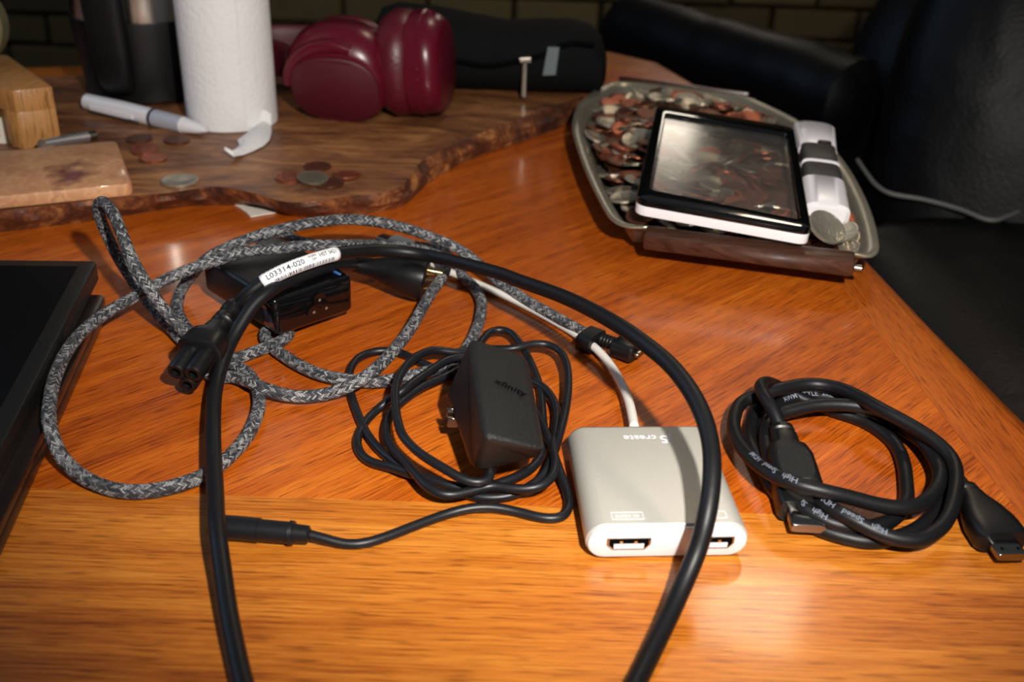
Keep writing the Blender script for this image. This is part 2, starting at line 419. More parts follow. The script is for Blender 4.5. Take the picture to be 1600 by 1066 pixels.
BEECH = wood('beech', [(0.3, srgb(150, 100, 52)), (0.5, srgb(182, 128, 70)), (0.7, srgb(200, 148, 88))], 1.2, rough=0.5, coat=0.1)
WALNUT = wood('walnut', [(0.3, srgb(28, 16, 12)), (0.5, srgb(62, 38, 28)), (0.7, srgb(96, 62, 46))], -0.15, rough=0.35, coat=0.35)
RUBBER = plain('black_rubber', srgb(15, 15, 17), 0.45, bump=0.05, vary=0.1, spec=0.36)
RUBBER_T = plain('charcoal_rubber', srgb(20, 21, 25), 0.40, bump=0.04, vary=0.1, spec=0.4)
PLASTIC = plain('black_plastic', srgb(11, 11, 12), 0.40, bump=0.06, bscale=900, vary=0.1)
PEBBLED = plain('pebbled_black_plastic', srgb(22, 22, 22), 0.50, bump=0.55, bscale=1500, vary=0.2, vscale=900)
GLOSSBLK = plain('gloss_black', srgb(9, 9, 10), 0.10, coat=0.6, vary=0.05, coat_rough=0.03)
SCREEN = plain('dark_screen', srgb(5, 5, 6), 0.32, vary=0.1)
BEZEL = plain('black_bezel', srgb(13, 13, 12), 0.45, bump=0.1, bscale=900)
EDGE = plain('brushed_dark_edge', srgb(60, 50, 46), 0.25, metal=0.8)
BRAID = braid_mat()
ALU = plain('satin_aluminium', srgb(202, 198, 188), 0.42, metal=0.35, bump=0.12, bscale=2500, vary=0.06, vscale=1500)
WHITE = plain('white_plastic', srgb(226, 222, 224), 0.3, vary=0.02)
WHITE_C = plain('white_cable_sleeve', srgb(214, 208, 198), 0.45, vary=0.05)
MARK = plain('pale_etching', srgb(238, 238, 240), 0.5)
CHROME = plain('chrome', srgb(205, 203, 200), 0.16, metal=0.85)
DULLMETAL = plain('dull_metal', srgb(140, 132, 122), 0.3, metal=1.0, vary=0.2)
BRASS = plain('brass_pin', srgb(214, 186, 130), 0.2, metal=1.0)
SILVER = plain('tarnished_silver', srgb(150, 144, 128), 0.3, metal=0.6, bump=0.1, bscale=160, vary=0.35, vscale=22)
COPPER = plain('penny_copper', srgb(156, 86, 60), 0.34, metal=0.72, bump=0.7, bscale=420, vary=0.35, vscale=90)
BROWNP = plain('old_penny_brown', srgb(108, 64, 44), 0.4, metal=0.72, bump=0.7, bscale=420, vary=0.35, vscale=90)
NICKEL = plain('coin_nickel', srgb(176, 168, 150), 0.28, metal=0.72, bump=0.7, bscale=420, vary=0.3, vscale=90)
NICKEL2 = plain('worn_coin_grey', srgb(132, 124, 106), 0.38, metal=0.72, bump=0.7, bscale=420, vary=0.3, vscale=90)
PAPER = plain('paper_towel', srgb(228, 226, 226), 0.9, bump=0.8, bscale=320, vary=0.03)
PAPER2 = plain('white_paper', srgb(226, 220, 206), 0.8, vary=0.04)
MAROON = plain('maroon_plastic', srgb(88, 10, 32), 0.30, bump=0.03, vary=0.08)
MAROON_M = plain('maroon_matte', srgb(74, 6, 24), 0.5, bump=0.15, bscale=1200, vary=0.08)
MAROON_L = plain('maroon_leatherette', srgb(82, 9, 28), 0.42, bump=0.25, bscale=300, vary=0.1)
FABRIC = plain('black_nylon', srgb(8, 9, 10), 0.8, bump=0.6, bscale=900, vary=0.25, vscale=40, spec=0.15)
GREYTAG = plain('grey_tag', srgb(98, 108, 112), 0.7, bump=0.2, vary=0.1)
STEEL = plain('brushed_steel', srgb(190, 186, 178), 0.22, metal=1.0)
GREYRUB = plain('grey_rubber', srgb(52, 51, 50), 0.55, bump=0.15, vary=0.05)
LENS = pane_mat()
INK = plain('label_ink', srgb(60, 60, 64), 0.6)
LABEL = plain('label_white', srgb(236, 236, 238), 0.5)
BLUE = plain('blue_marker', srgb(70, 120, 190), 0.4)
NAVY = plain('navy_glaze', srgb(30, 36, 58), 0.3)
REDINK = plain('red_print', srgb(150, 60, 66), 0.6)
CREAM = plain('pale_rim', srgb(150, 146, 110), 0.3, metal=0.6)
DARKMARK = plain('debossed_mark', srgb(5, 5, 6), 0.8, spec=0.05)

def leather():
    m, nt, b = new_mat('black_leather')
    b.inputs['Base Color'].default_value = srgb(6, 6, 7); b.inputs['Roughness'].default_value = 0.46; b.inputs['Specular IOR Level'].default_value = 0.22
    tc = N(nt, 'ShaderNodeTexCoord')
    n1 = N(nt, 'ShaderNodeTexNoise', Scale=7.0, Detail=2.0, Distortion=0.6); n2 = N(nt, 'ShaderNodeTexNoise', Scale=260.0, Detail=2.0)
    nt.links.new(tc.outputs['Object'], n1.inputs['Vector']); nt.links.new(tc.outputs['Object'], n2.inputs['Vector'])
    b1 = N(nt, 'ShaderNodeBump', Strength=0.35, Distance=0.02); b2 = N(nt, 'ShaderNodeBump', Strength=0.2, Distance=0.002)
    nt.links.new(n1.outputs['Fac'], b1.inputs['Height']); nt.links.new(n2.outputs['Fac'], b2.inputs['Height'])
    nt.links.new(b1.outputs['Normal'], b2.inputs['Normal']); nt.links.new(b2.outputs['Normal'], b.inputs['Normal'])
    return m
LEATHER = leather()
BRICK = [plain('ochre_brick_%s' % 'abc'[i], srgb(*c), 0.85, bump=0.9, bscale=60, vary=0.25, vscale=30) for i, c in enumerate([(104, 88, 52), (90, 76, 46), (114, 98, 60)])]
MORTAR = plain('dark_mortar', srgb(40, 35, 26), 0.95, bump=0.8, bscale=200, vary=0.2)
FLOORM = wood('dark_floorboards', [(0.3, srgb(22, 15, 10)), (0.5, srgb(40, 28, 19)), (0.7, srgb(58, 42, 28))], 0.0, along=4, fine=200, rough=0.5)
WALLM = plain('dark_panel_wall', srgb(34, 32, 26), 0.8, vary=0.3, vscale=4)

# ------------------------------------------------------------------ the room
def struct(o, label):
    o['kind'] = 'structure'; o['label'] = label; return o
WY = 2.75
struct(build('floor', *box(0, 0.6, -0.02, 5.2, 5.4, 0.04), FLOORM, smooth=False), 'dark floor below the table')
wb = struct(build('wall_back', *box(0, WY+0.06, 1.25, 5.2, 0.08, 2.5), MORTAR, smooth=False), 'dim ochre brick wall far behind the chairs')
struct(build('wall_left', *box(-2.6, 0.6, 1.25, 0.08, 5.4, 2.5), WALLM, smooth=False), 'dark wall on the left')
struct(build('wall_right', *box(2.6, 0.6, 1.25, 0.08, 5.4, 2.5), WALLM, smooth=False), 'dark wall on the right')
bv, bf = box(0, 0, 0, 0.205, 0.05, 0.068, 0.004, 1)
bmesh0 = None
for r in range(13):
    for c in range(17):
        z = 0.10 + r*0.078; x = -1.75 + c*0.216 + (0.108 if r % 2 else 0)
        if bmesh0 is None or rnd.random() < 0.0:
            o = build('brick', bv, bf, BRICK[0], parent=wb, smooth=False); bmesh0 = o
            o.location = Vector((x, WY, z))-WL[wb]
            # mesh is local to the wall: shift it back to its own centre
            for q in o.data.vertices: q.co += WL[wb]
        else:
            o = bmesh0.copy(); COL.objects.link(o); o.parent = wb
            o.location = Vector((x+rnd.uniform(-.003, .003), WY+rnd.uniform(-.008, .006), z))-WL[wb]
            o.material_slots[0].link = 'OBJECT'; o.material_slots[0].material = BRICK[rnd.randrange(3)]

# ------------------------------------------------------------------ dining table
YF, TH_ = 0.205, 0.032
inl_y = at(700, 786).y
iR = [at(1595, 805), at(1316, 449)]
dR = (iR[1]-iR[0]).normalized()
corner_in = iR[0] + dR*((inl_y-iR[0].y)/dR.y)
oR = [at(1597, 621), at(1475, 502), at(1378, 405), at(1240, 270), at(1130, 165), at(1090, 130), at(1030, 92), at(950, 75)]
YB = at(700, 60).y
table = thing('dining_table', 'varnished orange oak dining table under all the cables', 'table', (-0.25, 0.7, 0))
XL = -0.95
def arc_edge(n=7, r=0.028):
    return [(r*(1-math.sin(a))*1.0, -r*0.55*(1-math.cos(a))) for a in [math.pi/2*k/n for k in range(n+1)]]
def band(name, inner, outer, mat):
    """strip from inner line to outer line with a rounded outer edge"""
    V, Fc = [], []; m = None
    for a, b in zip(inner, outer):
        d = Vector((b[0]-a[0], b[1]-a[1], 0)); L = d.length; d.normalize(); r = min(0.022, L*0.5)
        ring = [Vector((a[0], a[1], T))]
        ring.append(Vector((a[0], a[1], T))+d*(L-r))
        for k in range(1, 9):
            t = math.pi/2*k/8; ring.append(Vector((a[0], a[1], T))+d*(L-r+r*math.sin(t))-Vector((0, 0, 0.018*(1-math.cos(t)))))
        ring.append(Vector((b[0], b[1], T-TH_))); ring.append(Vector((a[0], a[1], T-TH_)))
        V += ring; m = len(ring)
    for k in range(len(inner)-1):
        for i in range(m): j = (i+1) % m; Fc.append([k*m+i, k*m+j, (k+1)*m+j, (k+1)*m+i])
    Fc.append(list(range(m))[::-1]); Fc.append([(len(inner)-1)*m+i for i in range(m)])
    return build(name, V, Fc, mat, parent=table)
out_corner = oR[0] + (oR[0]-oR[1]).normalized()*((oR[0].y-YF)/abs((oR[0]-oR[1]).normalized().y))
fo = [Vector((XL, YF, 0)), Vector((-0.3, YF, 0)), Vector((0.1, YF, 0)), Vector((out_corner.x-0.001, YF, 0))]
fi = [Vector((XL, inl_y, 0)), Vector((-0.3, inl_y, 0)), Vector((0.1, inl_y, 0)), Vector((corner_in.x, inl_y, 0))]
band('front_band', fi, fo, OAK_B)
oR2 = [Vector((out_corner.x, YF, T))] + oR[:-1]
iR2 = []
for q in oR2:
    if q.y <= inl_y+0.02: iR2.append(corner_in.copy()); continue
    k = (q.y-corner_in.y)/dR.y; iR2.append(corner_in+dR*min(k, 0.72))
iR2[0] = corner_in
iR2[-1] = Vector((iR2[-2].x-0.03, YB-0.12, T)); iR2[-2] = Vector((iR2[-3].x-0.005, YB-0.16, T)) if iR2[-2].y > YB-0.13 else iR2[-2]
band('side_band', iR2, oR2, OAK_R)
bL = at(110, 97); bS = (at(950, 75)-bL); bE = bL-bS*((bL.x-XL)/bS.x)
bo = [oR[-2], oR[-1], bL.copy(), bE]
bi = [iR2[-1], oR[-1]-Vector((0, .10, 0)), bL-Vector((0, .10, 0)), bE-Vector((0, .10, 0))]
band('back_band', bi, bo, OAK_B)
fld = [Vector((XL, inl_y)), Vector((corner_in.x, corner_in.y))] + [Vector((p.x, p.y)) for p in iR2[2:]] + [Vector((p.x, p.y)) for p in bi[1:]]
build('veneer_field', *prism(fld, T-TH_, T-0.0002), OAK_F, parent=table, smooth=False)
build('apron', *join(box(-0.36, YF+0.09, T-0.075, 1.0, 0.02, 0.085), box(-0.36, 0.80, T-0.075, 1.0, 0.02, 0.085), box(0.13, 0.55, T-0.075, 0.02, 0.5, 0.085), box(-0.86, 0.55, T-0.075, 0.02, 0.5, 0.085)), OAK_R, parent=table, smooth=False)
for x, y in ((-0.84, YF+0.11), (0.11, YF+0.11), (-0.84, 0.78), (0.11, 0.78)):
    build('leg', *loft([(Vector((x, y, z)), Vector((1, 0, 0)), Vector((0, 1, 0)), r, r, 6) for z, r in ((0.0, 0.022), (0.35, 0.03), (T-0.12, 0.034), (T-0.033, 0.034))]), OAK_R, parent=table)

# ------------------------------------------------------------------ live edge slab
ZB = 0.018
pairs = [((-120, 352), (-120, 380)), ((-60, 342), (-60, 372)), ((0, 330), (0, 363)), ((100, 318), (100, 351)), ((216, 305), (215, 334)), ((270, 301), (287, 323)), ((338, 291), (350, 321)), ((400, 303), (405, 324)),
         ((453, 317), (471, 341)), ((543, 307), (545, 338)), ((614, 297), (628, 322)), ((646, 271), (657, 297)), ((657, 253), (685, 275)), ((721, 221), (757, 240)), ((792, 192), (830, 216)), ((892, 157), (892, 191)), ((925, 146), (925, 165))]
tp = [at(*a, ZB) for a, b in pairs]; bp_ = [at(*b, 0.0) for a, b in pairs]
pt, pb = Path(tp, 0.004, 4), Path(bp_, 0.004, 4)
board = thing('live_edge_board', 'thick brown live-edge wooden slab carrying the paper towel roll and headphones', 'board', (-0.25, 0.85, T))
n = 260; front_top = []; V, Fc = [], []; rows = 7
for i in range(n+1):
    a, ta = pt.at(pt.len*i/n); b, tb = pb.at(pb.len*i/n)
    out = Vector((ta.y, -ta.x, 0)).normalized()
    w1 = noise.noise(Vector((i*0.09, 0, 0)))*0.003
    front_top.append(a)
    for k in range(rows):
        f = k/(rows-1); p = a.lerp(b, f)
        amp = math.sin(math.pi*min(1, f*1.15)) if k < rows-1 else 0
        q = p+out*(amp*(0.0030+0.0045*noise.noise(Vector((i*0.11, k*0.9, 3.1)))+w1*0.5))
        V.append(q)
for i in range(n):
    for k in range(rows-1): Fc.append([i*rows+k, (i+1)*rows+k, (i+1)*rows+k+1, i*rows+k+1])
build('bark_edge', V, Fc, BARK, parent=board)
backp = [at(905, 128, ZB), at(820, 112, ZB), at(700, 108, ZB), at(500, 110, ZB), at(300, 114, ZB), at(115, 118, ZB), at(0, 121, ZB), at(-120, 126, ZB)]
poly = [Vector((p.x, p.y)) for p in front_top] + [Vector((p.x, p.y)) for p in backp]
tri = geometry.tessellate_polygon([[Vector((p.x, p.y, 0)) for p in poly]])
V = [Vector((p.x, p.y, T+ZB)) for p in poly]; nb = len(V); V += [Vector((p.x, p.y, T+0.0005)) for p in poly]
Fc = [list(t) for t in tri]; Fc += [[i, (i+1) % nb, nb+(i+1) % nb, nb+i] for i in range(len(front_top), nb)]
build('slab_top', V, Fc, SLAB, parent=board, smooth=False)
tag(build('paper_scrap', *prism([Vector(at(*p).xy) for p in ((356, 316), (372, 325), (384, 333), (392, 341), (412, 337), (433, 334), (420, 318), (385, 308))], T+0.0004, T+0.0011), PAPER2, smooth=False),
    'torn scrap of white paper poking out from under the wooden slab', 'paper')

# small reddish slab
c = [at(207, 286, 0.027), at(182, 219, 0.027), at(-120, 246, 0.027), at(-120, 318, 0.027)]
tag(build('wood_slab', *prism(rounded_poly([p.xy for p in c], 0.006), T+ZB+0.0003, T+0.027, 0.0018), PINKWOOD), 'small reddish sawn wood slab lying at the left end of the big board', 'wood slab')
# dark knot stain is grain of its own on the small slab's top
# beech block
def height_over(ub, vb, h0, vt):
    base = at(ub, vb, h0); best = min(range(1, 4000), key=lambda k: abs(px((base.x, base.y, base.z+k*0.0001))[1]-vt)); return best*0.0001
def px(p):
    q = Vector(p)-CP; z = q.dot(FW); return 800+FPX*q.dot(CR)/z, 533-FPX*q.dot(CU)/z, z
hb = ZB+height_over(92, 226, ZB, 135)
blk = thing('wooden_block', 'pale beech bracket block standing behind the small reddish slab', 'wood block', at(40, 240, ZB))
fr_, fl_ = at(82, 135, hb), at(19, 142, hb); bk_ = at(12, 86, hb); lft = at(-40, 128, hb); vec = bk_-fr_
ch = fl_ + (lft-fl_)*0.2
top = [fr_.xy, (fr_+vec).xy, (lft+vec*1.1).xy, lft.xy, fl_.xy]
hcut = hb-0.016
build('top_bar', *prism(rounded_poly(top, 0.002, 2), T+hcut, T+hb, 0.001), BEECH, parent=blk)
lg = at(2, 139, hb)
legp = [fr_.xy, (fr_+vec).xy, (lg+vec*1.05).xy, lg.xy, fl_.xy]
build('upright', *prism(rounded_poly(legp, 0.002, 2), T+ZB+0.0003, T+hcut+0.0005, 0.0008), BEECH, parent=blk)
pc = at(12, 224, ZB)-Vector((.021, .024, 0))
card = thing('printed_card', 'white card with red print leaning under the beech block', 'card', (pc.x-0.02, pc.y+0.0, T+ZB))
cw = pc.x-0.004; cz = T+ZB+0.0005
build('sheet', *box(cw, pc.y+0.022, cz+0.0095, 0.05, 0.0012, 0.019), PAPER2, parent=card, smooth=False)
build('printed_line', *join(box(cw, pc.y+0.0212, cz+0.0105, 0.044, 0.0006, 0.0025), box(cw, pc.y+0.0212, cz+0.006, 0.044, 0.0006, 0.0012)), REDINK, parent=card, smooth=False)
# round dish standing on the block
dc = at(-42, 98, hb); rr = 0.030
dish = thing('round_dial', 'round dark blue disc with a pale rim standing on the beech block', 'dial', dc)
Md = Matrix.Translation(dc+Vector((0, 0, rr))) @ Matrix.Rotation(math.radians(90), 4, 'X')
Vv, Ff = lathe([(rr*0.9, -0.007), (rr, -0.006), (rr, 0.006), (rr*0.93, 0.008), (rr*0.9, 0.006)], 48)
build('rim', Vv, Ff, CREAM, parent=dish, M=Md)
Vv, Ff = lathe([(0.0001, -0.002), (rr*0.91, -0.002), (rr*0.91, 0.006), (0.0001, 0.0062)], 48)
build('face', Vv, Ff, NAVY, parent=dish, M=Md)

# pens
def pen():
    a, b = at(134, 158, ZB+0.0075), at(322, 204, ZB+0.0050)
    o = thing('ballpoint_pen', 'white ballpoint pen with a grey grip lying before the black carafe', 'pen', ((a+b)/2).xy.to_3d()+Vector((0, 0, T+ZB)))
    L = (b-a).length; d = b-a
    build('barrel', *loft_line(a, d, [(0, .0035, .0035), (0.002, .0062, .0062), (L*.3, .0070, .0070), (L*.58, .0068, .0068)]), WHITE, parent=o)
    build('ring', *loft_line(a, d, [(L*.575, .0071, .0071), (L*.595, .0071, .0071)]), RUBBER, parent=o)
    build('grip', *loft_line(a, d, [(L*.593, .0068, .0068), (L*.82, .0064, .0064)]), plain('pen_grip_grey', srgb(170, 170, 180), 0.4), parent=o)
    build('tip', *loft_line(a, d, [(L*.82, .0062, .0062), (L*.95, .0036, .0036), (L, .0014, .0014)]), WHITE, parent=o)
    dn, x, y = axes(d); x = x if x.y < 0 else -x
    p0 = a + d*0.10 + x*0.0069 - Vector((0, 0, 0.001))
    build('clip', *loft_line(p0, d, [(0, .0015, .0022, 4), (L*.3, .0015, .0022, 4), (L*.36, .001, .0016, 4)], up=(0, 0, 1)), WHITE, parent=o)
    build('imprint', *loft_line(a+d*0.08+x*0.0062-Vector((0, 0, 0.0042)), d, [(0, .0012, .0008, 4), (L*.42, .0012, .0008, 4)]), INK, parent=o)
pen()
a, b = at(66, 228, ZB+0.010), at(150, 211, ZB+0.004)
o = thing('chrome_pen', 'shiny chrome pen end poking out behind the small reddish slab', 'pen', Vector((b.x, b.y, T+ZB)))
L = (b-a).length
build('barrel', *loft_line(a, b-a, [(0, .0045, .0045), (L*.8, .0045, .0045)]), CHROME, parent=o)
build('cap', *loft_line(a, b-a, [(L*.8, .0036, .0036), (L*.97, .0036, .0036), (L, .002, .002)]), DULLMETAL, parent=o)

# ------------------------------------------------------------------ coins
def coin_mesh(name, r, t, mat):
    V, Fc = lathe([(r*0.9, -t*0.36), (r*0.93, -t/2), (r, -t*0.42), (r, t*0.42), (r*0.93, t/2), (r*0.9, t*0.36)], 22)
    me = bpy.data.meshes.new(name); me.from_pydata([tuple(v) for v in V], [], Fc)
    me.polygons.foreach_set('use_smooth', [True]*len(me.polygons)); me.set_sharp_from_angle(angle=math.radians(35))
    me.materials.append(mat); return me
CM = {'penny': (coin_mesh('penny', .00953, .0015, COPPER), .00953, .0015), 'brown': (coin_mesh('penny', .00953, .0015, BROWNP), .00953, .0015),
      'nickel': (coin_mesh('nickel_coin', .0106, .0019, NICKEL2), .0106, .0019), 'dime': (coin_mesh('dime', .0089, .0014, NICKEL), .0089, .0014),
      'quarter': (coin_mesh('quarter', .01213, .0018, NICKEL), .01213, .0018)}
def coin(kind, loc, rot, label, group, name=None):
    nm = {'penny': 'penny', 'brown': 'penny', 'nickel': 'nickel_coin', 'dime': 'dime', 'quarter': 'quarter'}[kind]
    o = bpy.data.objects.new(nm, CM[kind][0]); COL.objects.link(o); o.location = loc; o.rotation_euler = rot
    return tag(o, label, 'coin', group)
g1 = 'loose coins beside the pen'; g2 = 'loose pennies near the front of the slab'
for kind, u, v, h, rx, lab, g in (
    ('quarter', 281, 282, .0011, 0.0, 'single silver quarter near the front edge of the wooden slab', None),
    ('brown', 217, 217, .0009, .0, 'dark penny farthest back in the cluster below the white pen', g1),
    ('penny', 226, 233, .0026, .10, 'copper penny lying on top of others in the cluster below the pen', g1),
    ('penny', 240, 247, .0010, .05, 'frontmost copper penny of the cluster below the white pen', g1),
    ('brown', 276, 219, .0010, .06, 'dark brown penny just below the tip of the white pen', g1),
    ('penny', 452, 277, .0010, .05, 'reddish penny, leftmost of the five below the headphones', g2),
    ('nickel', 489, 278, .0027, .08, 'dull greenish coin in the middle of the five below the headphones', g2),
    ('brown', 496, 260, .0009, .0, 'brown penny, farthest back of the five below the headphones', g2),
    ('brown', 515, 286, .0010, .05, 'brown penny, frontmost of the five below the headphones', g2),
    ('penny', 541, 273, .0010, .06, 'reddish penny, rightmost of the five below the headphones', g2)):
    coin(kind, at(u, v, ZB+h), (rx, rx*0.6, rnd.uniform(0, 6)), lab, g)

# ------------------------------------------------------------------ carafe
cc = at(207, 166, ZB)+Vector((0, 0.048, 0)); cc.z = T+ZB
car = thing('thermal_carafe', 'black carafe with a steel upper body standing behind the paper towel', 'carafe', cc)
hs = 0.066
build('base', *lathe([(.046, 0.0005), (.050, .003), (.0555, hs*.9), (.0555, hs)], 56, cc), PLASTIC, parent=car)
build('steel_body', *lathe([(.0545, hs), (.0550, hs+.002), (.055, .19), (.050, .205)], 56, cc), STEEL, parent=car)
build('lid', *lathe([(.050, .205), (.051, .22), (.040, .232), (.0001, .234)], 56, cc), PLASTIC, parent=car)
dh = Vector((-0.03, -1, 0)).normalized(); sd = Vector((-dh.y, dh.x, 0))
S = [(cc+dh*r+Vector((0, 0, z)), sd, (dh if k in (0, 1) else dh), .0165*s, .0085, 3) for k, (r, z, s) in enumerate(((.056, .215, .9), (.075, .212, 1), (.082, .195, 1), (.080, .15, 1), (.076, .10, .95), (.071, .05, .9), (.067, .024, .8), (.061, .016, .6)))]
build('handle', *loft(S), RUBBER, parent=car)

# ------------------------------------------------------------------ paper towel roll
pl, pr = at(288, 186, ZB), at(423, 198, ZB)
rc = (pl+pr)/2+Vector((0.002, 0.006, 0)); rr = (pr-pl).length/2*0.94; rc.z = T+ZB
rollo = thing('paper_towel_roll', 'white paper towel roll standing on the wooden slab with a torn sheet', 'paper towel', rc)
V, Fc = [], []; nn = 72; rowsz = [0.0005, .003, .03, .07, .11, .15, .20, .25, .272, .274]
for k, z in enumerate(rowsz):
    rk = rr*(0.985 if k in (0, len(rowsz)-1) else 1.0)
    for i in range(nn):
        a = 2*math.pi*i/nn; wob = 1+0.010*noise.noise(Vector((math.cos(a)*2, math.sin(a)*2, z*22)))
        V.append(rc+Vector((rk*wob*math.cos(a)-0.02*z*0.2, rk*wob*math.sin(a), z)))
for k in range(len(rowsz)-1):
    for i in range(nn): j = (i+1) % nn; Fc.append([k*nn+i, k*nn+j, (k+1)*nn+j, (k+1)*nn+i])
Fc.append(list(range(nn))[::-1]); build('roll', V, Fc, PAPER, parent=rollo)
Vc, Fcc = lathe([(rr*.98, .2735), (rr*.3, .2745), (rr*.29, .27), (rr*.29, .10)], 48, rc); build('core', Vc, Fcc[:-1], plain('kraft_core', srgb(150, 118, 84), 0.9), parent=rollo)
# loose sheet round the right flank, torn at the foot, the torn tongue lying forward on the slab
V, Fc = [], []; na, nz = 26, 26
for k in range(nz+1):
    f = k/nz; z = .274*f
    for i in range(na+1):
        g = i/na; a0 = math.radians(-58+10*noise.noise(Vector((z*30, 1, 0)))*0.25); a = a0+g*math.radians(112)
        rad = rr*(1.03+0.03*math.sin(g*math.pi*0.5))
        V.append(rc+Vector((rad*math.cos(a), rad*math.sin(a), z+0.0008)))
for k in range(nz):
    for i in range(na): q = k*(na+1)+i; Fc.append([q, q+1, q+na+2, q+na+1])
build('loose_sheet', V, Fc, PAPER, parent=rollo)
edgeA = [at(*q) for q in ((423, 178, ZB+.012), (424, 196, ZB+.004), (424, 208, ZB+.002), (421, 219, ZB+.0015), (412, 228, ZB+.001), (396, 236, ZB+.001), (381, 242, ZB+.001), (365, 245, ZB+.004), (353, 236, ZB+.007))]
edgeB = [at(*q) for q in ((402, 178, ZB+.012), (401, 194, ZB+.004), (392, 202, ZB+.003), (380, 212, ZB+.004), (371, 219, ZB+.004), (374, 226, ZB+.002), (369, 232, ZB+.002), (362, 238, ZB+.004), (350, 235, ZB+.0075))]
V, Fc = [], []
for a, b in zip(edgeA, edgeB):
    for k in range(7):
        f = k/6; V.append(a.lerp(b, f)+Vector((0, 0, 0.003*math.sin(math.pi*f))))
for i in range(len(edgeA)-1):
    for k in range(6): Fc.append([i*7+k, i*7+k+1, (i+1)*7+k+1, (i+1)*7+k])
build('torn_flap', V, Fc, PAPER, parent=rollo)

# ------------------------------------------------------------------ headphones
hp = thing('headphones', 'maroon over-ear headphones lying on the wooden slab', 'headphones', at(560, 170, ZB))
R3 = Matrix.Identity(3)
# front cup, its oval outer plate turned to the viewer and a little down
cA = at(531, 194, ZB)+Vector((0, 0.022, 0.0375))
dA = Vector((-0.10, -0.92, -0.30)).normalized(); _, xA, yA = axes(dA); 
if yA.z < 0: yA = -yA; xA = -xA
def cupsec(c, d, x, y, lst): return [(c+d*s+y*oy, x, y, a, b, e) for s, a, b, e, oy in lst]
build('ear_cup', *loft(cupsec(cA, dA, xA, yA, [(-.022, .030, .028, 2.3, 0), (-.018, .037, .034, 2.3, 0), (-.004, .0405, .0385, 2.4, 0), (.008, .0410, .0385, 2.4, 0), (.016, .0395, .035, 2.4, -.001), (.021, .037, .031, 2.4, -.003), (.0225, .0355, .0290, 2.4, -.004)]), 48), MAROON, parent=hp)
build('outer_plate', *loft(cupsec(cA, dA, xA, yA, [(.021, .0350, .0285, 2.4, -.004), (.0245, .0348, .0283, 2.4, -.004), (.0256, .0335, .027, 2.4, -.004)]), 48), MAROON_M, parent=hp)
build('ear_pad', *loft(cupsec(cA, dA, xA, yA, [(-.039, .022, .022, 2.3, -.002), (-.038, .029, .028, 2.3, -.002), (-.032, .0335, .0315, 2.3, -.002), (-.024, .0335, .0320, 2.3, -.001), (-.020, .031, .030, 2.3, 0)]), 48), MAROON_L, parent=hp)
# yoke arm arching over the front cup
S = []
for k in range(15):
    a = math.radians(182-k*8.2); p = cA+dA*0.0175+xA*(-0.0395 if xA.x < 0 else 0.0395)*0
    sx = 1 if xA.x > 0 else -1
    c_ = cA+dA*(.018)+xA*sx*(.0375*math.cos(a))+yA*(.033*math.sin(a)-.002)
    tn = (xA*sx*(-math.sin(a))+yA*math.cos(a)).normalized(); rd = tn.cross(dA).normalized()
    wd = .0052 if k < 13 else .0040
    S.append((c_, rd, dA, wd, .0050, 3))
build('yoke', *loft(S, 20), MAROON, parent=hp)
# second cup seen edge-on
cB = at(645, 192, ZB)+Vector((0, 0.022, 0.0425))
dB = Vector((0.985, -0.15, 0.06)).normalized(); _, xB, yB = axes(dB)
if yB.z < 0: yB = -yB; xB = -xB
build('ear_pad', *loft(cupsec(cB, dB, xB, yB, [(-.024, .026, .028, 2.3, 0), (-.022, .034, .036, 2.3, 0), (-.013, .039, .0415, 2.3, 0), (-.003, .038, .0405, 2.3, 0), (.0015, .034, .037, 2.3, 0)]), 48), MAROON_L, parent=hp)
cb = build('ear_cup', *loft(cupsec(cB, dB, xB, yB, [(-.001, .033, .036, 2.3, 0), (.001, .0375, .0400, 2.3, 0), (.010, .0385, .0405, 2.3, 0), (.0115, .0372, .0392, 2.3, 0), (.0125, .0372, .0392, 2.3, 0), (.014, .0378, .0392, 2.3, 0), (.020, .0365, .0375, 2.3, -.001), (.025, .033, .034, 2.3, -.002), (.0265, .030, .031, 2.3, -.002)]), 48), MAROON, parent=hp)
for k, zz in enumerate((-.004, .004)):
    pp = cB+dB*.006-Vector((0, .0385, 0))+yB*zz
    build('button', *ellipsoid(pp, R3, .0012, .0008, .0012, nu=12, nv=8), MAROON_L, parent=cb)
build('hinge', *loft_line(cB+dB*.012+yB*.036, (dB+yB*0.5), [(-.004, .005, .003, 3), (.004, .005, .003, 3), (.006, .003, .002, 3)], n=18), MAROON, parent=hp)
# headband running back behind the towel roll and round to the second cup
S = []; P0 = [cA+dA*.0-xA*(1 if xA.x > 0 else -1)*.040, cA+Vector((-.052, .028, .0)), cA+Vector((-.085, .048, -.004)), cA+Vector((-.098, .072, -.006)), cA+Vector((-.08, .095, -.006)), cA+Vector((-.03, .100, -.006)), cA+Vector((.02, .085, -.004)), cB+Vector((-.010, .045, .0))]
hbp = Path(P0, 0.006, 6)
for i in range(len(hbp.p)):
    f = i/(len(hbp.p)-1); wd = .012+.007*math.sin(math.pi*f)
    S.append((hbp.p[i], Vector((0, 0, 1)), hbp.t[i].cross(Vector((0, 0, 1))).normalized(), wd, .0055, 3))
build('headband', *loft(S, 20), MAROON_M, parent=hp)

